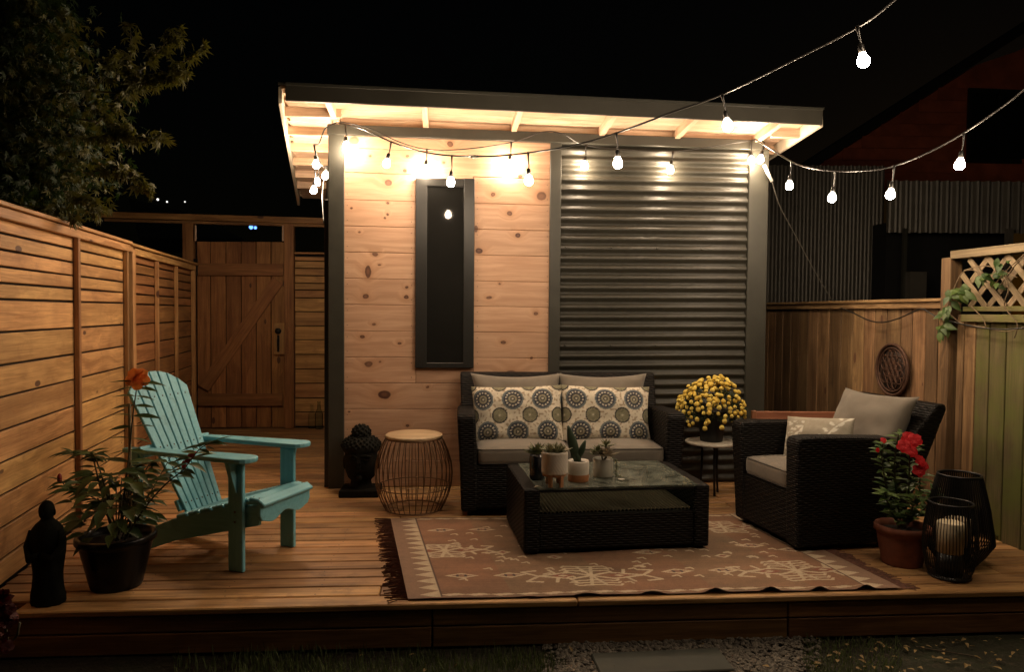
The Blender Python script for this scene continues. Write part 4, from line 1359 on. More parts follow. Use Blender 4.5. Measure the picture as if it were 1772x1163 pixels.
# ================================================================== ADIRONDACK CHAIR
def teal_mat():
    t = NT('teal_paint'); co = t.objco()
    n = t.noise(t.vmath('MULTIPLY', co, (2, 30, 30)), 2, 4, .6); n2 = t.noise(co, 9, 5, .7)
    c = t.mix(t.ramp(n, .3, .7), (0.14, 0.40, 0.47), (0.20, 0.50, 0.58))
    c = t.mix(t.math('MULTIPLY', t.ramp(n2, .56, .70), .5), c, (0.08, 0.21, 0.23))
    n3 = t.noise(co, 55, 3, .6); c = t.mix(t.math('MULTIPLY', t.ramp(n3, .68, .72), .7), c, (0.30, 0.27, 0.2))
    t.set(Base_Color=c, Roughness=.5); t.bump(n, .15, .003); return t.m
TE = teal_mat()
WS = simple('weathered_screw', (.10, .09, .07), .5, .2, 30, metal=.6)
LN = pz(410, 989); LF = pz(498.5, 945.5)
cv = LF - LN; CW = cv.length; crz = math.atan2(cv.y, cv.x) - math.pi / 2
print('adirondack', CW, math.degrees(crz))
cm = (LN + LF) / 2
ch = thing('adirondack_chair', 'teal painted wooden garden armchair with a slatted fan back', 'chair', cm, crz)
H = CW / 2; AZ = .555
for s in (-1, 1):
    board('leg', TE, ch, (0, s * H, 0), (0, s * H, AZ - .01), .088, .024, up=(0, s, 0), bev=.004)
    # stringer from the front down to the ground at the rear
    poly = [(.115, .235), (.125, .335), (-.02, .325), (-.42, .215), (-.74, .075), (-.80, .0), (-.68, .0), (-.40, .105)]
    b = MB(); b.prism(poly, 'y', s * (H - .03) - .012, s * (H - .03) + .012); b.build('stringer', TE, ch, bevel=.003)
    # arm: shaped board
    oi = s * (H + .085); ii = s * (H - .055)
    P = []
    for k in range(9):
        a = math.pi / 2 - math.pi * k / 8
        P.append((.055 + .065 * math.cos(a), (oi + ii) / 2 + s * .07 * math.sin(a) * 1.0))
    P += [(-.30, ii + s * .01), (-.68, s * (H - .005)), (-.68, s * (H + .045)), (-.30, oi - s * .02)]
    b = MB(); b.prism(P, 'z', AZ, AZ + .024); b.build('arm', TE, ch, bevel=.006, seg=2)
    b = MB(); b.prism([(.0 + .03, AZ), (-.03, AZ), (-.015, AZ - .14), (.0, AZ - .15)], 'y', s * (H + .013), s * (H + .033)); 
    b = MB(); b.prism([(s * (H + .013), AZ - .001), (s * (H + .075), AZ - .001), (s * (H + .02), AZ - .16), (s * (H + .013), AZ - .16)], 'x', -.012, .012); b.build('bracket', TE, ch, bevel=.002)
    board('rear_post', TE, ch, (-.60, s * (H - .0), .13), (-.64, s * (H - .0), AZ), .06, .022, up=(0, s, 0))
# front apron, scalloped
P = []
yy0 = -(H - .0); yy1 = H - .0
top = .345
P.append((yy0, top)); P.append((yy1, top)); P.append((yy1, top - .06))
for k in range(1, 24):
    t_ = k / 24; y = yy1 + (yy0 - yy1) * t_
    z = top - .100 + .014 * math.cos(t_ * 2 * math.pi * 2) * (1 if .0 < t_ < 1 else 0) + .012 * math.sin(t_ * math.pi)
    P.append((y, z))
P.append((yy0, top - .06))
b = MB(); b.prism(P, 'x', .118, .140); b.build('apron', TE, ch, bevel=.003)
# seat slats
def seatz(x): return .347 - .0 if x > .04 else .340 + (x - .04) * .285
for k, x in enumerate([.095, .02, -.055, -.13, -.205, -.28, -.355]):
    z = seatz(x) + .012; sl_ = math.atan(.285) if x < .04 else math.radians(-6)
    w = .068
    dz = math.sin(sl_)
    board('seat_slat', TE, ch, (x, -(H - .012), z), (x, H - .012, z), w, .02, up=(-math.sin(sl_), 0, math.cos(sl_)), bev=.005)
board('seat_slat', TE, ch, (.138, -(H - .0), .350), (.138, H, .350), .05, .02, up=(math.sin(.6), 0, math.cos(.6)), bev=.005)
# fan back
BB = Vector((-.36, 0, .215)); rec = math.radians(26)
bdir = Vector((-math.sin(rec), 0, math.cos(rec))); bn = Vector((math.cos(rec), 0, math.sin(rec)))
NS = 7; BL_ = .83
for k in range(NS):
    f = (k - (NS - 1) / 2) / ((NS - 1) / 2)         # -1..1
    w0 = .262 / NS; w1 = .42 / NS
    L = BL_ - .105 * abs(f) ** 2.2
    fo = (k + 1 - NS / 2) / (NS / 2); fi = (k - NS / 2) / (NS / 2)
    Lo = BL_ - .105 * abs(fo) ** 2.2; Li = BL_ - .105 * abs(fi) ** 2.2
    y0a = (k - NS / 2) * w0 + .003; y0b = (k + 1 - NS / 2) * w0 - .003
    y1a = (k - NS / 2) * w1 + .0035; y1b = (k + 1 - NS / 2) * w1 - .0035
    poly = [(y0a, 0, 0), (y0b, 0, 0), (y1b, 0, Lo), (y1a, 0, Li)]
    vs = []
    for (y, _, l) in poly:
        p = BB + bdir * l + Vector((0, y, 0)); vs.append(p)
    b = MB(); b.add(vs + [p - bn * .018 for p in vs], [(0, 1, 2, 3), (7, 6, 5, 4), (0, 4, 5, 1), (1, 5, 6, 2), (2, 6, 7, 3), (3, 7, 4, 0)])
    b.build('back_slat', TE, ch, bevel=.003)
for l, hw_ in ((.08, .15), (.40, H + .04), (.68, .17)):
    p = BB + bdir * l - bn * .032
    board('back_rail', TE, ch, p + Vector((0, -hw_, 0)), p + Vector((0, hw_, 0)), .06, .022, up=tuple(bn))

b = MB()
for k in range(NS):
    for l in (.08, .40, .68):
        w_ = .262 / NS + (.42 - .262) / NS * l / BL_
        p = BB + bdir * l + bn * .001 + Vector((0, (k + .5 - NS / 2) * w_, 0))
        b.lathe([(.0042, 0), (.0042, .0015)], 6, M=Matrix.Translation(p) @ Vector((0, 0, 1)).rotation_difference(bn).to_matrix().to_4x4())
for x in [.095, .02, -.055, -.13, -.205, -.28]:
    for s in (-1, 1):
        for dx in (-.016, .016): b.lathe([(.0042, 0), (.0042, .0015)], 6, c=(x + dx, s * (H - .03), seatz(x) + .0225 + (dx * .285 if x < .04 else -dx * .1)))
for s in (-1, 1):
    for z in (.25, .30): b.lathe([(.006, 0), (.006, .003)], 8, M=Matrix.Translation((.0, s * (H + .0125), z)) @ Matrix.Rotation(-s * math.pi / 2, 4, 'X'))
b.build('screw_heads', WS, ch, kind='stuff')

# ================================================================== BASKET STOOL
c = (pz(716, 892) + pz(716, 870)) / 2; c.z = 0
stool = thing('wire_stool', 'bulging wire drum stool with a round pale wood top', 'stool', c)
Dst = (c - CAM).dot(fwd0)
prof = [(.178, .48), (.20, .44), (.225, .38), (.245, .31), (.252, .24), (.247, .17), (.232, .11), (.21, .055), (.185, .01)]
pc = [p * 1.0 for p, _ in prof]
WIRE = simple('bronze_wire', (0.16, 0.09, 0.045), .4, .2, 40, metal=.5)
for k in range(34):
    a = 2 * math.pi * k / 34
    b = MB(); b.tube([(r * math.cos(a), r * math.sin(a), z) for (r, z) in prof], .0032, 5)
    b.build('wire', WIRE, stool)
for (r, z, t_) in ((.185, .008, .0045), (.238, .155, .0035), (.182, .472, .006)):
    b = MB(); b.tube([(r * math.cos(2 * math.pi * i / 40), r * math.sin(2 * math.pi * i / 40), z) for i in range(40)], t_, 6, closed=True); b.build('ring', WIRE, stool)
b = MB(); b.lathe([(.0, .474), (.178, .474), (.186, .480), (.186, .490), (.178, .496), (0, .498)], 48, cap=(False, False)); b.build('top', wood('stool_top_wood', (.50, .33, .19), (.66, .47, .29), knots=0, rndv=.02, rough=.5), stool)

# ================================================================== SIDE TABLE
c = pd(1231, 764, (W(1231, 700) - CAM).dot(fwd0) - .36); zt = c.z; c.z = 0
st = thing('side_table', 'small round white-topped side table on thin black legs', 'side table', c)
Ds = (c - CAM).dot(fwd0); r = 44.5 / 1280 * Ds
white = simple('white_enamel', (.55, .50, .42), .5, .08, 20)
b = MB(); b.lathe([(r - .004, zt - .014), (r, zt - .010), (r, zt), (r - .004, zt + .003)], 48); b.build('top', white, st)
for a in (30, 150, 270):
    a = math.radians(a)
    b = MB(); b.tube([(r * .35 * math.cos(a), r * .35 * math.sin(a), zt - .014), (r * .35 * math.cos(a), r * .35 * math.sin(a), zt * .5), (r * .42 * math.cos(a), r * .42 * math.sin(a), 0.004)], .009, 8); b.build('leg', M['black'], st)

# ================================================================== BENCH BEHIND THE ARMCHAIR
D_ = 5.25
p0 = pd(1301, 720, D_); p1 = pd(1500, 722, D_ - .0)
p0.z = 0; p1.z = 0; bv = (p1 - p0); BWd = min(bv.length, .9); brz = math.atan2(bv.y, bv.x)
be = thing('wooden_bench', 'reddish slatted wooden bench mostly hidden behind the wicker armchair', 'bench', p0, brz)
def bz(py): return 1.3 - (py - 537) / 1280 * D_
z1, z0 = bz(706), bz(734)
board('back_slat', M['bench'], be, (.012, 0, (z0 + z1) / 2), (BWd, 0, (z0 + z1) / 2), z1 - z0, .022, up=(0, -1, 0))
board('back_slat', M['bench'], be, (.10, 0, (z0 + z1) / 2 - .145), (BWd, 0, (z0 + z1) / 2 - .145), .10, .022, up=(0, -1, 0))
for x in (.014, BWd - .014): board('post', M['bench'], be, (x, .0, 0), (x, .0, z1 + .004), .034, .03, up=(0, -1, 0))
for k in range(3): board('seat_slat', M['bench'], be, (.02, -.10 - k * .11, .33), (BWd, -.10 - k * .11, .33), .10, .022)
for x in (.05, BWd - .05): board('leg', M['bench'], be, (x, -.33, 0), (x, -.33, .32), .045, .045, up=(0, -1, 0))

# ================================================================== RUG
RA = pz(706, 1041); RB = pz(1560, 1022); RCk = pz(676, 900)
rx = (RB - RA); 
ruw = (pz(1578, 1022) - RA).length + .05
rrz = math.atan2(rx.y, rx.x)
RL = rx.length; 
bk_ = (RCk - RA); rrz0 = math.atan2(rx.y, rx.x); bl_ = Matrix.Rotation(-rrz0, 3, 'Z') @ bk_; RH = bl_.y; SHR = bl_.x / bl_.y
print('rug', RL, RH, math.degrees(math.atan2(bk_.y, bk_.x) - rrz))
rug = thing('kilim_rug', 'reddish tan woven rug with cream motifs and a fringed edge', 'rug', RA, rrz)
NX, NY = 520, 300
U = np.linspace(0, RL, NX + 1); V = np.linspace(0, RH, NY + 1)
X, Y = np.meshgrid(U, V)
base = np.zeros((NY + 1, NX + 1, 3)); base[:] = (.25, .125, .068)
band = ((X * 2.1).astype(int) % 2)[..., None]
base = base * (1 - band) + np.array([.235, .135, .075]) * band
nz = np.zeros_like(X)
rs_ = np.random.RandomState(2)
for s in (3, 7, 15):
    g = rs_.rand(int(RH * s) + 3, int(RL * s * .4) + 3)
    gi = (Y * s); gj = X * s * .4
    i0 = gi.astype(int); j0 = gj.astype(int); fi = gi - i0; fj = gj - j0
    nz += (g[i0, j0] * (1 - fi) * (1 - fj) + g[i0 + 1, j0] * fi * (1 - fj) + g[i0, j0 + 1] * (1 - fi) * fj + g[i0 + 1, j0 + 1] * fi * fj) / 3
base += (nz[..., None] - .5) * np.array([.30, .13, .07])
# woven streaks
base *= (1 + .16 * (rs_.rand(NY + 1, 1, 1) - .5)) * (1 + .25 * (rs_.rand(NY + 1, NX + 1, 1) - .5))
cream = np.array([.56, .44, .30]); red = np.array([.26, .09, .055])
def seg_(x0, y0, x1, y1, w, col=cream):
    dx, dy = x1 - x0, y1 - y0; L2 = dx * dx + dy * dy + 1e-12
    t = np.clip(((X - x0) * dx + (Y - y0) * dy) / L2, 0, 1)
    d = np.hypot(X - x0 - t * dx, Y - y0 - t * dy)
    base[d < w] = col
seg = seg_
def diamond(cx, cy, a, b_, col): base[(np.abs(X - cx) / a + np.abs(Y - cy) / b_) < 1] = col
def medallion(cx, cy, k):
    w = .0085
    def seg(x0, y0, x1, y1, w_, col=cream): seg_(x0, cy + (y0 - cy) * .62, x1, cy + (y1 - cy) * .62, w_, col)
    for s in (-1, 1):
        seg(cx, cy, cx + s * .10 * k, cy + .07 * k, w); seg(cx, cy, cx + s * .10 * k, cy - .07 * k, w)
        seg(cx + s * .10 * k, cy + .07 * k, cx + s * .26 * k, cy, w); seg(cx + s * .10 * k, cy - .07 * k, cx + s * .26 * k, cy, w)
        diamond(cx + s * .14 * k, cy, .06 * k, .03 * k, red); diamond(cx + s * .14 * k, cy, .028 * k, .014 * k, cream)
        for t_ in (-1, 1):
            seg(cx + s * .26 * k, cy, cx + s * .33 * k, cy + t_ * .10 * k, w)
            seg(cx + s * .33 * k, cy + t_ * .10 * k, cx + s * .26 * k, cy + t_ * .12 * k, w)
            seg(cx + s * .17 * k, cy + t_ * .045 * k, cx + s * .19 * k, cy + t_ * .13 * k, w)
            seg(cx, cy, cx - s * t_ * .035 * k, cy + t_ * .20 * k, w)
            for q in (.10, .15, .2):
                seg(cx, cy + t_ * q * k, cx + s * .10 * k, cy + t_ * (q + .018) * k, w * .8)
                seg(cx + s * .10 * k, cy + t_ * (q + .018) * k, cx + s * .115 * k, cy + t_ * (q - .012) * k, w * .8)
def dia(cx, cy):
    diamond(cx, cy, .085, .036, cream); diamond(cx, cy, .055, .02, np.array([.30, .16, .10]))
    for s in (-1, 1): seg(cx + s * .02, cy - .010, cx + s * .02, cy + .010, .006, np.array([.07, .04, .04]))
r0 = .20
def tou(p):
    q = Matrix.Rotation(-rrz, 3, 'Z') @ (Vector(p) - RA); return Vector((q.x - q.y * SHR, q.y, 0))
for (px, py, k) in ((770, 956, .85), (1023, 1000, 1.05), (1378, 991, 1.05), (1250, 915, .95)):
    q = tou(pz(px, py)); medallion(q.x, q.y, k * .95)
q = tou(pz(990, 925)); medallion(q.x, q.y, .75)
for (px, py) in ((960, 968), (1250, 965), (1440, 985), (730, 975), (1130, 905), (870, 960)):
    q = tou(pz(px, py)); diamond(q.x, q.y, .045, .03, cream); diamond(q.x, q.y, .024, .015, red)
for (px, py) in ((799, 1000), (882, 999), (763, 921), (834, 920), (1172, 993), (1252, 991), (1300, 948), (1370, 955), (1090, 930), (1120, 960)):
    q = tou(pz(px, py)); dia(q.x, q.y)
for k in range(110):
    q = (rs_.rand() * (RL - .5) + .25, rs_.rand() * (RH - .3) + .15)
    seg(q[0], q[1], q[0] + .03, q[1] + .012, .006); seg(q[0] + .03, q[1] + .012, q[0] + .035, q[1] - .012, .006)
# side borders: cream zigzag triangles
for side in (0, 1):
    Xs = X if side == 0 else RL - X
    m_ = Xs < .155; base[m_] = np.array([.26, .155, .10]) * (1 + .2 * (rs_.rand(*X.shape)[m_][:, None] - .5))
    tri = np.abs(((Y / .085) % 1) - .5) * 2
    base[(Xs < .150) & (Xs > .06) & (Xs - .055 > .095 * tri)] = cream
    base[(Xs > .150) & (Xs < .158)] = (.10, .055, .04)
# long edges: slanted cream blocks
for side in (0, 1):
    Ys = Y if side == 0 else RH - Y
    sk = ((X + Ys * 2.2) / .115) % 1
    yoff = .018 + .014 * sk
    base[(Ys > yoff + .002) & (Ys < yoff + .020) & (X > .16) & (X < RL - .16)] = cream
    base[(Ys < .012)] = (.22, .13, .085)
base = np.clip(base, .02, .8)
Zr = .010 + .002 * np.sin(X * 9 + Y * 4)
edge = np.clip(1 - Y / .05, 0, 1)
rip = np.maximum(0, np.sin(X * 2 * np.pi / .26 + 1.3 * np.sin(X * 3)))**2 * np.clip((X - .35), 0, 1) * .02
Zr = Zr + edge * rip
vs = np.stack([X + Y * SHR, Y, Zr], -1).reshape(-1, 3)
me = bpy.data.meshes.new('rug')
iX, iY = np.meshgrid(np.arange(NX), np.arange(NY)); k0_ = (iY * (NX + 1) + iX).ravel()
F = np.stack([k0_, k0_ + 1, k0_ + NX + 2, k0_ + NX + 1], -1)
me.vertices.add(len(vs)); me.vertices.foreach_set('co', vs.ravel().astype(np.float32))
me.loops.add(F.size); me.loops.foreach_set('vertex_index', F.ravel().astype(np.int32))
me.polygons.add(len(F)); me.polygons.foreach_set('loop_start', (np.arange(len(F)) * 4).astype(np.int32))
me.update(calc_edges=True); me.polygons.foreach_set('use_smooth', [True] * len(F))
setcol(me, base.reshape(-1, 3))
link('weave', me, vcol('kilim', 'Pattern', weave=300), rug, Matrix.Identity(4))
# thickness: a hem under the edge
b = MB()
b.add([(x_ + y_ * SHR, y_, z_) for z_ in (.001, .004) for (x_, y_) in ((.03, .03), (RL - .03, .03), (RL - .03, RH - .01), (.03, RH - .01))], [(3, 2, 1, 0), (4, 5, 6, 7), (0, 1, 5, 4), (1, 2, 6, 5), (2, 3, 7, 6), (3, 0, 4, 7)]); b.build('underside', M['piping'], rug)
# fringe
frg = simple('fringe_yarn', (.13, .055, .035), .9, .4, 60, rndv=.1)
for side in (0, 1):
    b = MB(); n = 190
    for i in range(n):
        y = RH * (i + rd.random()) / n; L = .075 + rd.uniform(-.02, .03)
        x0 = (0 if side == 0 else RL) + y * SHR; s = -1 if side == 0 else 1
        dy = rd.uniform(-.03, .03)
        b.tube([(x0, y, .006), (x0 + s * L * .5, y + dy * .3, .008), (x0 + s * L, y + dy, .003)], .0028, 3, smooth=False)
    b.build('fringe', frg, rug, kind='stuff')

# ================================================================== LEAVES
def leaf_mat(name, c1, c2, rough=.45, tr=.25):
    t = NT(name)
    co = t.objco(); n = t.noise(co, 18, 4)
    r = t.rand()
    c = t.mix(t.ramp(t.math('ADD', t.math('MULTIPLY', n, .5), t.math('MULTIPLY', r, .5)), .25, .75), c1, c2)
    t.set(Base_Color=c, Roughness=rough)
    tl = t.n('ShaderNodeBsdfTranslucent'); t.put(tl.inputs[0], c)
    mx = t.n('ShaderNodeMixShader'); mx.inputs[0].default_value = tr
    t.t.links.new(t.b.outputs[0], mx.inputs[1]); t.t.links.new(tl.outputs[0], mx.inputs[2]); t.t.links.new(mx.outputs[0], t.out.inputs[0])
    return t.m
def leaf_geo(shape='ovate', fold=.18, droop=.25, w=.5):
    """unit leaf along +x, up +z"""
    N_ = 6; vs = []; fs = []
    for i in range(N_ + 1):
        t = i / N_
        if shape == 'ovate': ww = w * .5 * math.sin(math.pi * min(1, t ** .75)) * (1 - .25 * t)
        elif shape == 'lance': ww = w * .5 * math.sin(math.pi * t ** .85)
        else: ww = w * .5 * math.sin(math.pi * t ** .6) ** .7
        if i == 0: ww = .015
        if i == N_: ww = .004
        z = -droop * t * t
        vs += [(t, ww, z + fold * ww * 1.6), (t, 0, z), (t, -ww, z + fold * ww * 1.6)]
    for i in range(N_):
        a = 3 * i; fs += [(a, a + 1, a + 4, a + 3), (a + 1, a + 2, a + 5, a + 4)]
    return vs, fs
_leafme = {}
def leaf_mesh(key, mat, **kw):
    if key not in _leafme:
        b = MB(); v, f = leaf_geo(**kw); b.add(v, f, True); me = b.mesh('leaf', False); me.materials.append(mat); _leafme[key] = me
    return _leafme[key]
def orient(p, d, upn, s):
    d = Vector(d).normalized(); u = Vector(upn); y = u.cross(d)
    if y.length < 1e-3: y = Vector((0, 1, 0)).cross(d)
    y.normalize(); z = d.cross(y)
    M_ = Matrix((d, y, z)).transposed().to_4x4()
    return Matrix.Translation(p) @ M_ @ Matrix.Scale(s, 4)
def rvec(r, zlo=-1, zhi=1): return Vector((r.uniform(-1, 1), r.uniform(-1, 1), r.uniform(zlo, zhi)))

GR = leaf_mat('deep_green_leaf', (0.030, 0.055, 0.014), (0.10, 0.13, 0.035))
GR2 = leaf_mat('bright_green_leaf', (0.04, 0.085, 0.02), (0.13, 0.19, 0.05))
STEM = simple('plant_stem', (0.07, 0.06, 0.03), .7, .3, 30)
SOIL = simple('potting_soil', (0.02, 0.014, 0.010), .95, .4, 60, bump=.6)
ORANGE = leaf_mat('orange_petal', (.75, .17, .03), (.85, .26, .05), .6, .4)
RED = leaf_mat('red_petal', (.55, .008, .014), (.75, .02, .03), .6, .4)
YEL = leaf_mat('yellow_petal', (.74, .50, .07), (.92, .74, .18), .7, .2)
BUDR = simple('dark_red_bud', (.22, .012, .008), .5, .3, 30)

def pot(root, rt, rb, h, mat, rim=.012, rimh=.03, name='pot', n=40, ribs=0, soil=True):
    b = MB()
    prof = [(0, 0), (rb * .96, 0), (rb, .006)]
    for k in range(1, 12):
        t = k / 12; r = rb + (rt - rb) * t
        if ribs and 4 <= k <= 9: r += .0022 * (k % 2)
        prof.append((r, .006 + (h - rimh - .006) * t))
    prof += [(rt, h - rimh), (rt + rim, h - rimh + .003), (rt + rim, h - .005), (rt + rim - .005, h), (rt - .006, h), (rt - .010, h - .03), (rt * .97 - .01, h - .04)]
    b.lathe(prof, n, cap=(False, False)); o = b.build(name, mat, root, centre=False)
    if soil:
        b = MB(); b.lathe([(0, h - .035), (rt * .97 - .008, h - .035)], 24, cap=(False, False)); b.build('soil', SOIL, root)
    return o

# ------------------------------------------------------------------ hibiscus pot, front left
c2 = base_at(202, 1027, .11)
DH = (c2 - CAM).dot(fwd0)
hib = thing('hibiscus_plant', 'tall leafy plant with an orange bloom in a glossy black pot beside the teal chair', 'potted plant', c2)
blackpot = simple('glossy_black_pot', (.003, .003, .003), .3, .1, 10, spec=.25)
pot(hib, .160, .112, .245, blackpot, rim=.014, rimh=.03)
r_ = random.Random(4)
def HP(px, py, o=0.0): return pd(px, py, DH + o) - c2
stems = [
    ([(205, 935), (212, 880), (222, 800), (230, 720), (238, 662)], 0.0, .006, 'tall'),
    ([(200, 935), (180, 880), (150, 855), (122, 850), (106, 832)], .03, .005, 'side'),
    ([(198, 935), (175, 850), (163, 800), (160, 790)], -.05, .005, 'side'),
    ([(215, 935), (250, 880), (285, 840), (318, 812), (345, 778), (368, 765)], -.06, .005, 'side'),
    ([(210, 935), (232, 870), (252, 815), (262, 800)], .05, .004, 'side'),
    ([(205, 935), (168, 800), (140, 786), (118, 785)], -.03, .004, 'side'),
    ([(212, 935), (240, 890), (262, 850), (296, 790)], .08, .004, 'side'),
]
lm1 = leaf_mesh('hib', GR, shape='ovate', fold=.25, droop=.28, w=.50)
lm2 = leaf_mesh('hibL', GR, shape='lance', fold=.2, droop=.12, w=.30)
for (pts, o, r, kind) in stems:
    P_ = smooth([HP(x, y, o + .02 * i) for i, (x, y) in enumerate(pts)], 8)
    b = MB(); b.tube(P_, [r * (1 - .6 * i / len(P_)) for i in range(len(P_))], 6); b.build('stem', STEM, hib)
    n = len(P_)
    stp = 2
    for i in range(n // 4, n, stp):
        for s in (-1, 1):
            d = Vector((s * r_.uniform(.6, 1), r_.uniform(-.7, .5), r_.uniform(-.15, .35)))
            if kind == 'tall':
                d = Vector((s * r_.uniform(.8, 1), r_.uniform(-.5, .3), r_.uniform(-.08, .16))); me = lm2; sz = r_.uniform(.09, .13)
            else:
                me = r_.choice((lm1, lm2)); sz = r_.uniform(.06, .10)
            link('leaf', me, None, hib, orient(P_[i], d, Vector((r_.uniform(-.3, .3), r_.uniform(-.5, .2), 1)), sz))
for k in range(105):
    a = r_.uniform(0, 6.28); rr = r_.uniform(.02, .18); z = r_.uniform(.25, .54)
    p = Vector((rr * math.cos(a), rr * math.sin(a) - .02, z))
    d = Vector((math.cos(a), math.sin(a) - .3, r_.uniform(-.7, .5)))
    link('leaf', lm1, None, hib, orient(p, d, Vector((0, -.3, 1)), r_.uniform(.07, .115)))
# stalks holding those leaves
b = MB()
for k in range(14):
    a = r_.uniform(0, 6.28); rr = r_.uniform(.05, .13)
    b.tube([(0, 0, .2), (rr * .4 * math.cos(a), rr * .4 * math.sin(a), .32), (rr * math.cos(a), rr * math.sin(a), r_.uniform(.40, .52))], .003, 5)
b.build('stems', STEM, hib, kind='stuff')
# a stake behind
b = MB(); b.tube([HP(226, 930, .06), HP(224, 700, .06)], .007, 6); b.build('stake', simple('bamboo', (.16, .12, .05), .6, .3, 30), hib)
def bloom(root, c, facing, R, mat, n=5, name='flower', tr=.0):
    b = MB(); f = Vector(facing).normalized(); a0 = f.cross(Vector((0, 0, 1))).normalized(); a1 = f.cross(a0)
    for k in range(n):
        a = 2 * math.pi * k / n + .3; d = a0 * math.cos(a) + a1 * math.sin(a)
        s = f.cross(d); vs = []; fs = []
        for i in range(5):
            t = i / 4; w = R * .55 * math.sin(math.pi * min(.85, .12 + t * .78)); lift = R * (.35 * t - .45 * t * t)
            wav = R * .10 * math.sin(i * 2 + k)
            ctr = Vector(c) + d * (R * t) + f * (lift)
            vs += [ctr + s * w + f * wav, ctr - f * R * .06, ctr - s * w - f * wav]
        for i in range(4): q = 3 * i; fs += [(q, q + 1, q + 4, q + 3), (q + 1, q + 2, q + 5, q + 4)]
        b.add(vs, fs, True)
    return b.build(name, mat, root, recalc=False)
fp = HP(238, 655, .08)
bloom(hib, fp, (.3, -1, .35), .055, ORANGE)
bloom(hib, fp + Vector((-.012, .01, .01)), (-.5, -.6, .6), .04, ORANGE)
for (px, py, o, d) in ((103, 828, .12, (0, 0, 1)), (318, 806, .08, (.5, -.2, .9))):
    p = HP(px, py, o); b = MB(); b.ball(p, .012, 8, 6, (1, 1, 2.0)); b.build('bud', BUDR, hib)
b = MB(); p = HP(323, 800, .08); b.tube([p, p + Vector((.02, 0, .03)), p + Vector((.045, -.01, .05))], [.012, .016, .006], 8); b.build('bud', BUDR, hib)

# ------------------------------------------------------------------ standing statue, front left
c2 = base_at(84, 1053, .065)
sta = thing('standing_statue', 'dark weathered robed figure statue standing at the deck edge beside the wooden fence', 'statue', c2)
stone = simple('mossy_dark_stone', (.008, .0085, .006), .9, .5, 18, bump=.7, spec=.1)
b = MB()
k = 3.19 / 1280 * 1.0
prof = [(.0, 0), (.080, 0), (.086, .015), (.084, .045), (.076, .08), (.072, .13), (.078, .18), (.085, .23), (.088, .27), (.086, .30), (.076, .335), (.058, .355), (.040, .368), (.030, .378), (.030, .388)]
def robe(a, z): return 1 + .035 * math.sin(a * 9 + z * 20) * (1 if z < .3 else .3) + .05 * math.cos(2 * a)
b.lathe(prof, 36, sy=.78, fn=robe)
b.ball((0, -.005, .412), .040, 16, 12, (1, 1, 1.15))
b.ball((0, -.043, .408), .008, 6, 5); b.ball((-.015, -.036, .417), .006, 6, 4); b.ball((.015, -.036, .417), .006, 6, 4); b.ball((0, -.036, .392), .008, 8, 4, (1.3, .6, .5))
for s in (-1, 1): b.ball((s * .040, 0, .405), .010, 6, 5, (.5, .8, 1.5))
# folded arms
for s in (-1, 1): b.tube([(s * .074, -.01, .325), (s * .090, -.03, .26), (s * .060, -.068, .215), (s * .008, -.075, .235)], [.020, .021, .018, .013], 8)
o = b.build('statue', stone, sta, centre=False); o.scale = (.78, .9, 1.0)

# ------------------------------------------------------------------ buddha head by the post
c2 = base_at(625, 862, .12)
bud = thing('buddha_head', 'dark stone head with a topknot on a square base, beside the wire stool', 'statue', c2, rz=-PSI + .05)
bud.scale = (1.10, 1.10, 1.13)
dst = simple('dark_carved_stone', (.012, .0115, .009), .9, .35, 25, bump=.5, spec=.15)
b = MB(); b.box(-.125, .125, -.115, .10, 0, .045); b.build('base', dst, bud, bevel=.008, seg=2)
b = MB()
b.lathe([(.085, .04), (.070, .06), (.062, .10)], 20, sy=.9, cap=(False, False))
b.lathe([(.02, .075), (.055, .082), (.084, .11), (.100, .155), (.106, .20), (.105, .25), (.10, .30), (.085, .34)], 28, sy=.95)
b.prism([(-.115, .185), (-.02 - .085, .17), (0 - .115, .215), (-.1, .25)], 'x', -.010, .010)
for s in (-1, 1):
    b.ball((s * .038, -.094, .232), .017, 10, 6, (1.3, .55, .45)); b.tube([(s * .012, -.108, .25), (s * .04, -.104, .262), (s * .072, -.085, .25)], .006, 6)
    b.ball((s * .106, .0, .20), .02, 10, 8, (.5, .9, 2.2))
b.ball((0, -.100, .205), .015, 10, 8, (.9, .8, 1.3)); b.ball((0, -.098, .166), .02, 10, 6, (1.3, .5, .35)); b.ball((0, -.094, .156), .018, 10, 6, (1.1, .5, .35)); b.ball((0, -.085, .118), .02, 10, 6)
b.build('face', dst, bud)
b = MB()
b.ball((0, .005, .30), .118, 20, 10, (1.05, .98, .62))
b.ball((0, .005, .385), .058, 16, 8, (1.0, 1.0, .85))
for i in range(150):
    # curls over cap and topknot
    if i < 110:
        ph = math.acos(1 - (i + .5) / 110 * 1.0); th_ = i * 2.39996; R_ = .118
        p = Vector((R_ * 1.05 * math.sin(ph) * math.cos(th_), R_ * .98 * math.sin(ph) * math.sin(th_) + .005, .30 + R_ * .62 * math.cos(ph)))
    else:
        j = i - 110; ph = math.acos(1 - (j + .5) / 40 * 1.3); th_ = j * 2.39996; R_ = .058
        p = Vector((R_ * math.sin(ph) * math.cos(th_), R_ * math.sin(ph) * math.sin(th_) + .005, .385 + R_ * .85 * math.cos(ph)))
    b.ball(p, .010, 6, 4)
b.build('curled_hair', dst, bud, kind='stuff')

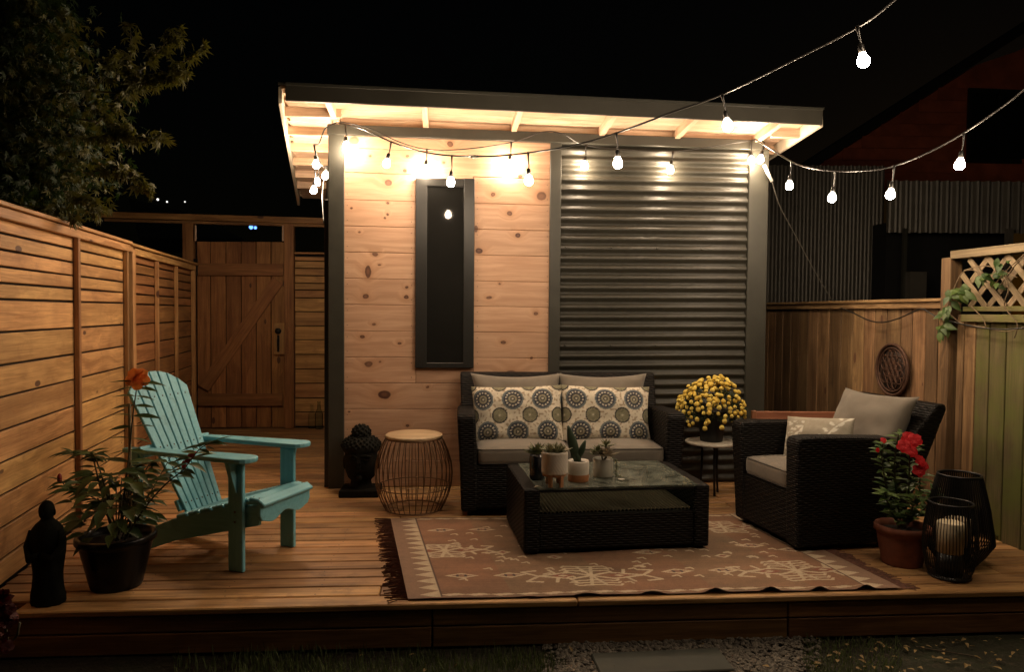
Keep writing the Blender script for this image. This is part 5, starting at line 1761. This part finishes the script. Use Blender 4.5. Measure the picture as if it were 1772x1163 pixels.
# ------------------------------------------------------------------ pots on the coffee table
cer = simple('white_ceramic', (.58, .52, .44), .45, .08, 15)
terr = simple('orange_terracotta', (.42, .17, .07), .7, .15, 25)
woodleg = wood('pot_leg_wood', (.35, .16, .07), (.48, .24, .11), knots=0, rough=.5, rndv=.02)
navy = simple('navy_glaze', (.015, .018, .03), .25, .1, 15, coat=.4)
greyp = simple('grey_ceramic', (.36, .335, .28), .6, .12, 12, bump=.1)
def onT(px, py):
    p = pz(px, py, ZT); return p
def rosette(root, c, R, n, mat, layers=4, tip=0, up=.5, name='leaf', w=.42, seed=0):
    rr = random.Random(seed)
    R *= 1.35
    me = leaf_mesh('ros' + mat.name + str(w), mat, shape='ovate', fold=.35, droop=-.18, w=w)
    for L in range(layers):
        t = L / max(1, layers - 1)
        for k in range(n):
            a = 2 * math.pi * (k + .5 * L) / n + rr.uniform(-.15, .15)
            el = .15 + 1.15 * t * up * 1.6
            d = Vector((math.cos(a) * math.cos(el), math.sin(a) * math.cos(el), math.sin(el)))
            link(name, me, None, root, orient(Vector(c) + Vector((0, 0, .004 * L)), d, Vector((0, 0, 1)), R * (1 - .45 * t) * rr.uniform(.85, 1.1)))
SUC = leaf_mat('pale_succulent', (.12, .13, .07), (.26, .24, .14), .55, .1)
SUC2 = leaf_mat('rosy_succulent', (.16, .13, .10), (.34, .28, .19), .5, .1)
SUCD = leaf_mat('dark_succulent', (.05, .07, .03), (.16, .17, .08), .55, .1)
# 1 navy
p = onT(930, 829); 
t1 = thing('navy_pot', 'small dark navy pot with a spiky succulent, behind the footed white planter', 'potted plant', p)
b = MB(); b.lathe([(0, 0), (.040, 0), (.044, .01), (.047, .13), (.044, .135), (.040, .125), (0, .12)], 24, cap=(False, False)); b.build('pot', navy, t1, centre=False)
rosette(t1, (.0, 0, .135), .075, 7, SUCD, 4, up=.5, w=.34, seed=2)
rosette(t1, (-.02, -.01, .15), .045, 6, SUCD, 3, up=.4, w=.3, seed=3)
# 2 footed planter
p = onT(960.5, 845)
p += fwd0 * .06
t2 = thing('footed_planter', 'white carved planter on orange-brown wooden feet holding a low succulent', 'potted plant', p)
Dq = (p - CAM).dot(fwd0); r = 22.6 / 1280 * Dq; zb_ = 22 / 1280 * Dq; zt_ = 60 / 1280 * Dq
b = MB()
b.lathe([(r - .002, zb_), (r, zb_ + .003), (r, zt_ - .003), (r - .003, zt_), (r - .006, zt_ - .002), (r - .007, zt_ - .02), (0, zt_ - .018)], 72, cap=(True, False), fn=lambda a, z: 1 + (.022 * math.sin(26 * a + z * 170) if zb_ + .008 < z < zt_ - .006 else 0))
# extra rings so the carving shows
b2 = MB(); prof = [(r - .002, zb_)] + [(r, zb_ + .004 + (zt_ - zb_ - .010) * k / 14) for k in range(15)] + [(r - .003, zt_), (r - .006, zt_ - .002), (r - .007, zt_ - .02), (0, zt_ - .018)]
b2.lathe(prof, 130, cap=(True, False), fn=lambda a, z: 1 + (.020 * math.sin(26 * a + z * 260) if zb_ + .006 < z < zt_ - .008 else 0))
b2.build('pot', cer, t2, centre=False)
for a in (math.radians(-60), math.radians(-120), math.radians(60), math.radians(120)):
    q = Vector(((r - .010) * math.cos(a), (r - .010) * math.sin(a), 0))
    board('foot', woodleg, t2, q, q + Vector((0, 0, zb_ + .0)), .022, .012, up=(math.cos(a), math.sin(a), 0), bev=.002)
b = MB(); b.lathe([(r * .93, zb_ - .012), (r * .93, zb_)], 30); b.build('ring', woodleg, t2)
for k in range(5):
    a = k * 1.256
    rosette(t2, (.035 * math.cos(a), .035 * math.sin(a), zt_ - .005), .05, 7, SUC, 3, up=.55, w=.34, seed=k)
# 3 cactus
p = onT(1002, 836) + fwd0 * .05
t3 = thing('cactus_pot', 'dark paddle cactus in a white pot with an orange dipped base', 'potted plant', p)
Dq = (p - CAM).dot(fwd0); r = 18.7 / 1280 * Dq; hh = 36 / 1280 * Dq
b = MB(); b.lathe([(r * .92, 0), (r * .97, .006), (r * .985, hh * .36)], 36, cap=(True, False)); b.build('dipped_base', terr, t3)
b = MB(); b.lathe([(r * .985, hh * .36), (r, hh * .6), (r, hh - .004), (r - .002, hh), (r - .008, hh), (r - .010, hh - .015), (0, hh - .016)], 40, cap=(False, False)); b.build('pot', cer, t3)
b = MB(); b.lathe([(0, hh - .012), (r - .010, hh - .012)], 20, cap=(False, False)); b.build('soil', SOIL, t3)
cact = simple('cactus_skin', (.025, .045, .020), .6, .3, 30, bump=.3)
def paddle(a, c_, w, t=.014):
    a = Vector(a); c_ = Vector(c_); n = 10
    b = MB(); d = (c_ - a); L = d.length; d.normalize(); s = d.cross(Vector((0, 1, 0))).normalized(); f = s.cross(d)
    Mx = Matrix((s, f, d)).transposed().to_4x4(); Mx.translation = a
    prof = []
    for i in range(n + 1):
        u = i / n; prof.append((max(.002, w * math.sin(math.pi * min(1, .10 + .86 * u) ) ** .6 * (.55 + .45 * math.sin(math.pi * (u * .8 + .1)))), L * u))
    b.lathe(prof, 14, M=Mx, sy=t / w)
    return b.build('paddle', cact, t3)
P_ = lambda x, y: pd(x, y, Dq) - p
paddle(P_(1001, 806), P_(983, 737), .028)
paddle(P_(1001, 795), P_(1013, 762), .018)
paddle(P_(1004, 802), P_(994, 778), .018)
# 4 grey pot with a big rosette
p = onT(1045, 828) + fwd0 * .05
t4 = thing('grey_pot', 'pale grey pot with a large rosette succulent and a trailing stem', 'potted plant', p)
Dq = (p - CAM).dot(fwd0); r = 17.8 / 1280 * Dq; hh = 32 / 1280 * Dq
b = MB(); b.lathe([(0, 0), (r * .93, 0), (r * .96, .006), (r, hh - .003), (r - .003, hh), (r - .008, hh - .003), (r - .010, hh - .02), (0, hh - .02)], 36, cap=(False, False)); b.build('pot', greyp, t4)
rosette(t4, (.012, -.03, hh + .012), .062, 8, SUC2, 4, up=.45, w=.45, seed=11)
rosette(t4, (-.03, .0, hh + .035), .045, 7, SUCD, 3, up=.45, w=.4, seed=12)
rosette(t4, (.02, .015, hh + .06), .05, 7, SUC, 3, up=.6, w=.36, seed=13)
rosette(t4, (-.055, -.01, hh + .02), .035, 6, SUC, 3, up=.5, w=.4, seed=14)
b = MB(); b.tube([(0, 0, hh - .02), (-.01, 0, hh + .02), (.02, .015, hh + .06)], .005, 6); b.tube([(0, 0, hh - .02), (.012, -.03, hh + .012)], .006, 6)
tp = smooth([(r * .8, -.01, hh), (r + .012, -.015, hh - .01), (r + .016, -.015, hh * .5), (r + .014, -.02, .012), (r + .03, -.03, .006)], 5); b.tube(tp, .0022, 5)
b.build('stems', STEM, t4, kind='stuff')
tlm = leaf_mesh('trail', SUCD, shape='ovate', fold=.2, droop=0, w=.7)
for i, q in enumerate(tp):
    for s in (-1, 1): link('leaf', tlm, None, t4, orient(q, (s * .8, -.5, r_.uniform(-.3, .5)), (0, -.5, 1), .014))
# pebble, dry leaf
p = onT(1075, 832); b = MB(); b.ball((0, 0, .006), .014, 10, 6, (1.5, .8, .42)); o = b.build('white_pebble', cer, None, centre=False); o.location = p; o['label'] = 'white pebble on the table beside the grey pot'; o['category'] = 'pebble'
p = onT(924, 845); me = leaf_mesh('dry', SUC2, shape='ovate', fold=.5, droop=.1, w=.4).copy(); me.materials.clear(); me.materials.append(SUC2)
o = link('dry_leaf', me, None, None, orient(p + Vector((0, 0, .004)), (1, .15, .02), (0, 0, 1), .05)); o['label'] = 'curled dry leaf on the table corner beside the footed planter'; o['category'] = 'leaf'

# ------------------------------------------------------------------ yellow chrysanthemum
p = Vector(st.location); ztop_ = zt + .003
Dm = (p - CAM).dot(fwd0)
mum = thing('yellow_chrysanthemum', 'dome of yellow button flowers in a black pot on the white side table', 'potted plant', (p.x, p.y, ztop_))
ph_ = (762 - 702) / 1280 * Dm; r0_ = 24 / 1280 * Dm
pot(mum, r0_, r0_ * .78, ph_ * .92, simple('black_plastic_pot', (.004, .004, .004), .5, .1, 10), rim=.006, rimh=.02)
mz = lambda py: (762 - py) / 1280 * Dm
RX = 57 / 1280 * Dm; zc_ = mz(712); RZ = mz(652) - zc_
fl_ = MB(); lv = MB(); v_, f_ = leaf_geo('ovate', .2, .1, .5)
heads = []
tries = 0
while len(heads) < 235 and tries < 20000:
    tries += 1
    a = r_.uniform(0, 2 * math.pi); s_ = r_.uniform(-.32, 1)
    ph = math.asin(max(-1, min(1, s_)))
    q = Vector((RX * math.cos(ph) * math.cos(a), RX * math.cos(ph) * math.sin(a), zc_ + RZ * math.sin(ph)))
    if s_ < 0 and r_.random() < .55: continue
    q *= 1.0; q += rvec(r_) * .014
    bz_ = 1 + .09 * mnoise.noise(Vector((math.cos(a) * 1.3, math.sin(a) * 1.3, s_ * 1.5))); q = Vector((q.x * bz_, q.y * bz_, q.z * bz_))
    if any((q - h_).length < .0225 for h_ in heads): continue
    heads.append(q)
hm = MB(); hm.ball((0, 0, 0), 1.0, 10, 6, (1, 1, .72))
me_h = hm.mesh('blossom', False); 
# ruffle the button so that petals catch light
for v in me_h.vertices: v.co *= 1 + .13 * math.sin(v.co.x * 17 + v.co.y * 23) * math.cos(v.co.z * 19)
me_h.materials.append(YEL)
for q in heads:
    d = (q - Vector((0, 0, zc_ - .05))).normalized(); R = r_.uniform(.0125, .019)
    rot = Vector((0, 0, 1)).rotation_difference(d).to_matrix().to_4x4()
    link('blossom', me_h, None, mum, Matrix.Translation(q) @ rot @ Matrix.Scale(R, 4))
for i in range(900):
    a = r_.uniform(0, 6.283); s_ = r_.uniform(-.75, .9); ph = math.asin(s_); k_ = r_.uniform(.6, .93)
    q = Vector((RX * k_ * math.cos(ph) * math.cos(a), RX * k_ * math.cos(ph) * math.sin(a), zc_ + (RZ if s_ > 0 else .075) * k_ * math.sin(ph)))
    Mx = orient(q, Vector((math.cos(a), math.sin(a), r_.uniform(-.5, .8))), rvec(r_, .2, 1), r_.uniform(.022, .04))
    lv.add([Mx @ Vector(t) for t in v_], f_, True)
lv.build('foliage', leaf_mat('dark_mum_leaf', (.02, .035, .01), (.045, .065, .02)), mum, recalc=False, kind='stuff')
b = MB()
for i in range(10):
    a = i * .63; b.tube([(.01, 0, ph_ * .8), (RX * .4 * math.cos(a), RX * .4 * math.sin(a), zc_), (RX * .7 * math.cos(a), RX * .7 * math.sin(a), zc_ + RZ * .5)], .003, 5)
b.build('stems', STEM, mum, kind='stuff')

# ------------------------------------------------------------------ red flowers in terracotta, right
c = base_at(1560, 985, .10)
ger = thing('red_flower_pot', 'leafy plant with scarlet blooms in a terracotta pot beside the black lanterns', 'potted plant', c)
terra = simple('red_terracotta', (.17, .052, .026), .75, .25, 22, bump=.15)
pot(ger, .125, .098, .205, terra, rim=.012, rimh=.035, ribs=1)
Dg = (c - CAM).dot(fwd0)
GP = lambda px, py, o=0: pd(px, py, Dg + o) - c
gl = leaf_mesh('ger', GR2, shape='ovate', fold=.22, droop=.3, w=.48)
for (pts, o) in (([(1560, 915), (1552, 860), (1548, 800), (1556, 748)], 0), ([(1562, 915), (1572, 850), (1574, 790), (1574, 770)], -.04), ([(1566, 915), (1588, 870), (1592, 815)], -.05), ([(1555, 915), (1535, 850), (1526, 790), (1528, 768)], .02), ([(1560, 915), (1600, 880), (1618, 850)], .05), ([(1558, 915), (1540, 880), (1530, 850)], -.07), ([(1560, 915), (1575, 890), (1585, 860)], -.09)):
    P_ = smooth([GP(x, y, o) for (x, y) in pts], 8)
    b = MB(); b.tube(P_, .004, 6); b.build('stem', STEM, ger)
    for i in range(3, len(P_)):
        for k in range(2):
            a = i * 2.4 + k * math.pi
            d = Vector((math.cos(a), math.sin(a) * .8 - .2, r_.uniform(.1, .9)))
            link('leaf', gl, None, ger, orient(P_[i], d, Vector((0, -.4, 1)), r_.uniform(.045, .075)))
for (px, py, R, o) in ((1564, 772, .034, -.10), (1583, 762, .036, -.10), (1572, 758, .034, -.07), (1577, 780, .034, -.12), (1593, 797, .033, -.10), (1590, 815, .033, -.11), (1598, 806, .028, -.09), (1529, 762, .016, -.05), (1519, 779, .012, -.05)):
    bloom(ger, GP(px, py, o), (r_.uniform(-.6, .3), -1, r_.uniform(-.1, .7)), R, RED)

# ------------------------------------------------------------------ lanterns
def lantern(px, py, prof, label, candle=None, n=64, wr_=.0038):
    c = base_at(px, py, prof[0][0])
    ln = thing('lantern', label, 'lantern', c, 0, 'black wire lanterns')
    for (r, z) in (prof[0], prof[-1]):
        b = MB(); b.tube([(r * math.cos(2 * math.pi * i / 48), r * math.sin(2 * math.pi * i / 48), z) for i in range(48)], .006, 6, closed=True)
        b.build('rim', M['black'], ln)
    b = MB()
    for i in range(n):
        a = 2 * math.pi * i / n
        b.tube([(r * math.cos(a), r * math.sin(a), z) for (r, z) in prof], wr_, 4, smooth=False)
    b.build('wires', M['black'], ln, kind='stuff')
    b = MB(); b.lathe([(0, .004), (prof[0][0], .004), (prof[0][0], .012), (0, .014)], 32, cap=(False, False)); b.build('base', M['black'], ln)
    if candle:
        r, z0, z1 = candle
        b = MB(); b.lathe([(r, .012), (r * .98, z0)], 24); b.build('riser', M['black'], ln)
        b = MB(); b.lathe([(0, z0), (r, z0), (r, z1 - .004), (r - .004, z1), (r * .5, z1 - .006), (0, z1 - .008)], 28, cap=(False, False)); b.build('candle', simple('ivory_wax', (.62, .52, .36), .6, .08, 12), ln)
        b = MB(); b.tube([(0, 0, z1 - .01), (.002, 0, z1 + .008)], .0015, 5); b.build('wick', M['black'], ln)
    return ln
lantern(1642, 1008, [(.090, .008), (.105, .05), (.118, .12), (.122, .17), (.118, .24), (.108, .31), (.097, .372)], 'shorter black wire lantern with an ivory candle, in front of its taller twin', candle=(.060, .125, .275), n=54, wr_=.0024)
lantern(1656, 984, [(.085, .008), (.125, .06), (.165, .125), (.160, .17), (.14, .30), (.118, .40), (.100, .470)], 'taller black wire lantern standing behind the one with the candle', candle=(.06, .10, .24), n=66)

# ------------------------------------------------------------------ vine on the lattice
vine = thing('climbing_vine', 'leafy vine trailing over the lattice post and fence top', 'vine', R0)
vl = leaf_mesh('vine', GR2, shape='ovate', fold=.2, droop=.25, w=.55)
VP = lambda x, y, o=.07: pp(x, y, R0 + rn * o, rn) - R0
vst = MB()
for pts in ([(1772, 440), (1740, 470), (1710, 500), (1690, 470), (1668, 470), (1655, 490), (1640, 530), (1632, 570)], [(1668, 468), (1700, 460), (1730, 466), (1760, 480)], [(1800, 430), (1765, 450), (1730, 495)],
            [(1640, 540), (1665, 560), (1700, 566), (1740, 574), (1772, 566)], [(1735, 470), (1745, 500), (1738, 530), (1760, 560), (1755, 585)], [(1680, 530), (1700, 550), (1706, 566)]):
    vst.tube(smooth([VP(x, y) for (x, y) in pts], 6), .0032, 5)
vst.build('stems', simple('woody_vine', (.16, .11, .06), .8, .3, 30), vine, kind='stuff')
for (x0, y0, n, sx, sy) in ((1662, 497, 12, 12, 12), (1644, 515, 9, 8, 14), (1634, 545, 12, 8, 18), (1637, 560, 6, 6, 12), (1700, 475, 6, 14, 9), (1718, 485, 7, 12, 14), (1745, 455, 4, 20, 10), (1628, 570, 4, 3, 8)):
    for k in range(n):
        q = VP(x0 + r_.uniform(-sx, sx), y0 + r_.uniform(-sy, sy), r_.uniform(.06, .12))
        link('leaf', vl, None, vine, orient(q, Vector((r_.uniform(-.8, .6), r_.uniform(-.8, .1), r_.uniform(-1.2, .1))), Vector((-.8, -.5, .5)), r_.uniform(.05, .085)))

# weeds at the deck's right corner
wd = thing('weed', 'small weed sprouting between the deck corner and the mossy fence', 'weed', pz(1735, 930))
for (px, py, n) in ((1722, 922, 8), (1752, 910, 8), (1760, 922, 7), (1740, 930, 5)):
    c = pz(px, 933) - Vector(wd.location); t = pd(px, py, (pz(px, 933) - CAM).dot(fwd0)) - Vector(wd.location)
    b = MB(); b.tube([(c.x, c.y, -.05), (c + t) / 2, t], .0025, 5); b.build('stem', STEM, wd)
    for k in range(n): link('leaf', gl, None, wd, orient(c + (t - c) * r_.uniform(.5, 1.1), rvec(r_, -.2, .8), (0, 0, 1), r_.uniform(.03, .05)))

# red flowers at the near left corner, close to the camera
rf_ = thing('red_geranium', 'dark red flower cluster by the near corner of the deck under the statue', 'flowers', pz(15, 1120, ZG))
RP = lambda px, py, d=2.55: pd(px, py, d) - Vector(rf_.location)
DRED = leaf_mat('dusky_red_petal', (.05, .003, .002), (.09, .006, .004), .7, .3)
b = MB(); b.tube([Vector((0, 0, 0)), RP(10, 1090), RP(14, 1040)], .005, 6); b.tube([Vector((0, 0, 0)), RP(30, 1100), RP(34, 1078)], .004, 6); b.build('stem', STEM, rf_)
for k in range(26):
    bloom(rf_, RP(r_.gauss(8, 13), r_.gauss(1062, 22), 2.5 + r_.uniform(-.03, .05)), rvec(r_, 0, 1) + Vector((.3, -.6, .2)), r_.uniform(.018, .028), DRED)

# ------------------------------------------------------------------ maple tree over the left fence
def maple_leaf():
    pts = []
    lob = [(0, 1.0), (38, .86), (-38, .86), (80, .62), (-80, .62), (125, .32), (-125, .32)]
    lob = sorted(lob)
    out = []
    for i, (a, r) in enumerate(lob):
        a_ = math.radians(a)
        if i: 
            am = math.radians((lob[i - 1][0] + a) / 2); out.append((.26 * math.cos(am), .26 * math.sin(am), -.02))
        for da, rr in ((-9, r * .55), (0, r), (9, r * .55)):
            aa = a_ + math.radians(da); out.append((rr * math.cos(aa), rr * math.sin(aa), -.22 * rr * rr))
    vs = [(0, 0, .02)] + out; n = len(out)
    fs = [(0, i + 1, i + 2) for i in range(n - 1)] + [(0, n, 1)]
    return vs, fs
mv, mf = maple_leaf()
tr = thing('maple_tree', 'maple tree with yellow-green leaves overhanging the wooden fence', 'tree', pd(-160, 560, 4.9).xyz)
TL = Vector(tr.location); TL.z = ZG; tr.location = TL
bark = simple('grey_bark', (.10, .075, .05), .85, .3, 12, bump=.5)
TP = lambda px, py, d: pd(px, py, d) - TL
b = MB(); b.tube(smooth([Vector((0, 0, 0)), Vector((.03, 0, .9)), TP(-120, 420, 4.9), TP(-60, 260, 4.8), TP(0, 60, 4.8), TP(40, -100, 4.8)], 6), [.10 - .0022 * i for i in range(31)], 10); b.build('trunk', bark, tr)
br = MB(); twigs = []
rt = random.Random(21)
ends = [((-60, 300), (160, 300)), ((-60, 260), (140, 232)), ((-50, 240), (165, 210)), ((-20, 200), (215, 160)), ((0, 120), (120, 80)), ((-30, 330), (150, 340)), ((-60, 280), (60, 330)), ((0, 80), (90, 30)), ((10, 60), (60, -20)),
        ((-40, 260), (90, 150)), ((-60, 300), (20, 250)), ((-80, 340), (80, 370)), ((-60, 200), (20, 130)), ((-40, 160), (10, 40)), ((-70, 320), (110, 285)), ((0, 150), (60, 90))]
for (a, c) in ends:
    d0 = rt.uniform(4.55, 5.0); d1 = rt.uniform(4.15, 4.85)
    P0 = TP(a[0], a[1], d0); P1 = TP(c[0], c[1], d1); mid_ = (P0 + P1) / 2 + Vector((0, 0, .06)) + rvec(rt) * .04
    L_ = smooth([P0, mid_, P1], 8); br.tube(L_, [.014 * (1 - .75 * i / len(L_)) for i in range(len(L_))], 6)
    twigs.append((L_, .13))
# the long sprays that reach out against the dark
sprays = [([(165, 215), (215, 165), (225, 110), (226, 45)], 4.35), ([(200, 170), (245, 120), (285, 75), (308, 56)], 4.3), ([(205, 150), (265, 140), (310, 110), (352, 85)], 4.3), ([(210, 150), (250, 145), (290, 130), (318, 132)], 4.32),
          ([(150, 240), (200, 232), (240, 238), (282, 240)], 4.35), ([(150, 300), (200, 290), (235, 305), (255, 330)], 4.3), ([(100, 60), (120, 40), (112, 15)], 4.5), ([(170, 190), (200, 215), (222, 225)], 4.35), ([(110, 330), (150, 350), (170, 368)], 4.2), ([(20, 350), (80, 362), (130, 372)], 4.1), ([(140, 180), (190, 120), (195, 88)], 4.4)]
sp = []
for (pts, d) in sprays:
    L_ = smooth([TP(x, y, d - .02 * i) for i, (x, y) in enumerate(pts)], 8); br.tube(L_, [.005 * (1 - .7 * i / len(L_)) for i in range(len(L_))], 5); sp.append(L_)
br.build('branches', bark, tr)
ML = leaf_mat('maple_leaf', (.038, .050, .007), (.095, .085, .012), .6, .35)
MLd = leaf_mat('maple_leaf_green', (.018, .034, .006), (.045, .062, .012), .6, .35)
crA = MB(); crB = MB()
def put_leaf(B, p, s):
    d = Vector((rt.uniform(-.4, 1), rt.uniform(-1, .4), rt.uniform(-1.3, -.1)))
    Mx = orient(p, d, rvec(rt, .1, 1), s)
    B.add([Mx @ Vector(t) for t in mv], mf, False)
for L_ in sp:
    for i in range(3, len(L_)):
        for k in range(3): put_leaf(crA, L_[i] + rvec(rt) * .035, rt.uniform(.045, .075))
for (L_, w) in twigs:
    for i in range(2, len(L_)):
        for k in range(11):
            q = L_[i] + rvec(rt) * w
            put_leaf(crA if rt.random() < .35 + .3 * (i / len(L_)) else crB, q, rt.uniform(.04, .075))
# body of the crown: clumps
cl = 0
while cl < 150:
    px = rt.uniform(-60, 195); py = rt.uniform(-40, 372)
    lim = 205 - abs(py - 250) * .35 if py > 120 else 150 - (120 - py) * .45
    if px > lim * rt.uniform(.8, 1.0): continue
    d = rt.uniform(4.25, 5.2); q0 = TP(px, py, d); cl += 1
    big_ = rt.uniform(.07, .16)
    for k in range(24):
        put_leaf(crB if px < 90 or rt.random() < .5 else crA, q0 + Vector((rt.gauss(0, big_), rt.gauss(0, big_), rt.gauss(0, big_ * .55))), rt.uniform(.03, .06))
crA.build('crown', ML, tr, recalc=False, kind='stuff'); crB.build('crown', MLd, tr, recalc=False, kind='stuff')

# ------------------------------------------------------------------ ground strip in front of the deck
def gz(px, py): return pz(px, py, ZG)
gr = MB()
rg = random.Random(9)
for i in range(5200):
    px = rg.uniform(300, 985); py = 1122 + 60 * rg.random()
    w = 1 if 400 < px < 960 else .3
    if mnoise.noise(Vector((px * .012, py * .04, 0))) < rg.uniform(-.5, .25) or rg.random() > w: continue
    p = gz(px, py + rg.uniform(0, 30)); h = rg.uniform(.02, .06); a = rg.uniform(0, 6.28); le = rg.uniform(.0, .03)
    s = Vector((math.cos(a), math.sin(a), 0)) * .0022; t = Vector((math.cos(a + 1.5), math.sin(a + 1.5), 0)) * le
    gr.add([p - s, p + s, p + s * .7 + t * .4 + Vector((0, 0, h * .6)), p - s * .7 + t * .4 + Vector((0, 0, h * .6)), p + t + Vector((0, 0, h))], [(0, 1, 2, 3), (3, 2, 4)])
for i in range(900):
    px = rg.uniform(1390, 1560); py = 1108 + 70 * rg.random()
    p = gz(px, py); h = rg.uniform(.015, .04); a = rg.uniform(0, 6.28); s = Vector((math.cos(a), math.sin(a), 0)) * .0025; t = Vector((math.cos(a + 1.5), math.sin(a + 1.5), 0)) * .015
    gr.add([p - s, p + s, p + t + Vector((0, 0, h))], [(0, 1, 2)])
g = gr.build('grass', leaf_mat('night_grass', (.05, .07, .02), (.11, .14, .045), .8, .2), None, recalc=False, kind='stuff')
pe = MB(); 
icv = [(0, 0, 1), (.9, 0, .3), (.28, .85, .3), (-.73, .53, .3), (-.73, -.53, .3), (.28, -.85, .3), (.7, .5, -.4), (-.3, .8, -.4), (-.9, 0, -.4), (-.3, -.8, -.4), (.7, -.5, -.4)]
icf = [(0, 1, 2), (0, 2, 3), (0, 3, 4), (0, 4, 5), (0, 5, 1), (1, 6, 2), (2, 6, 7), (2, 7, 3), (3, 7, 8), (3, 8, 4), (4, 8, 9), (4, 9, 5), (5, 9, 10), (5, 10, 1), (1, 10, 6)]
for i in range(5200):
    px = rg.uniform(940, 1420); py = rg.uniform(1104, 1200)
    if px < 965 and rg.random() < .6: continue
    if px > 1385 and rg.random() < .7: continue
    p = gz(px, py); s = rg.uniform(.006, .0145); a = rg.uniform(0, 6.28)
    Mx = Matrix.Translation(p + Vector((0, 0, rg.uniform(-.004, .006)))) @ Matrix.Rotation(a, 4, 'Z') @ Matrix.Diagonal((s * rg.uniform(.8, 1.5), s, s * .7, 1))
    pe.add([Mx @ Vector(t) for t in icv], icf, False)
grav = NT('pea_gravel'); co = grav.objco(rnd=False); vz = grav.n('ShaderNodeTexVoronoi'); grav.put(vz.inputs['Vector'], co); vz.inputs['Scale'].default_value = 55
grav.set(Base_Color=grav.mix(grav.math('MULTIPLY', grav.n('ShaderNodeSeparateColor', i_0=vz.outputs['Color']).outputs[0], 1.0), (.06, .05, .04), (.19, .165, .13)), Roughness=.85)
pe.build('gravel', grav.m, None, kind='stuff')
slate = simple('slate_slab', (.035, .037, .026), .7, .25, 10, bump=.4)
q = [gz(1022, 1138), gz(1242, 1128), gz(1272, 1166), gz(1040, 1176)]
q = [v + Vector((0, 0, -.004)) for v in q]
b = MB(); b.add(q + [v + Vector((0, 0, .022)) for v in q], [(3, 2, 1, 0), (4, 5, 6, 7), (0, 1, 5, 4), (1, 2, 6, 5), (2, 3, 7, 6), (3, 0, 4, 7)])
o = b.build('stepping_stone', slate, None, bevel=.005); o['label'] = 'grey slate stepping stone set in the gravel before the deck'; o['category'] = 'stepping stone'
dl_m = leaf_mat('fallen_leaf', (.20, .12, .04), (.42, .30, .12), .7, .2)
me = leaf_mesh('fallen', dl_m, shape='ovate', fold=.3, droop=.2, w=.55)
fb = MB()
v3, f3 = leaf_geo('ovate', .3, .2, .55)
for i in range(90):
    px = rg.uniform(1440, 1790) if i < 70 else rg.uniform(400, 1440); py = rg.uniform(1108, 1165)
    p = gz(px, py) + Vector((0, 0, .010)); Mx = orient(p, Vector((rg.uniform(-1, 1), rg.uniform(-1, 1), rg.uniform(-.1, .25))), Vector((rg.uniform(-.4, .4), rg.uniform(-.4, .4), 1)), rg.uniform(.015, .036))
    fb.add([Mx @ Vector(t) for t in v3], f3, True)
fb.build('fallen_leaves', dl_m, None, recalc=False, kind='stuff')
b = MB(); b.tube(smooth([gz(1585, 1120), gz(1620, 1126), gz(1660, 1132), gz(1692, 1138)], 4), .003, 5); o = b.build('twig', bark); o['label'] = 'thin bare twig lying among fallen leaves on the soil'; o['category'] = 'twig'
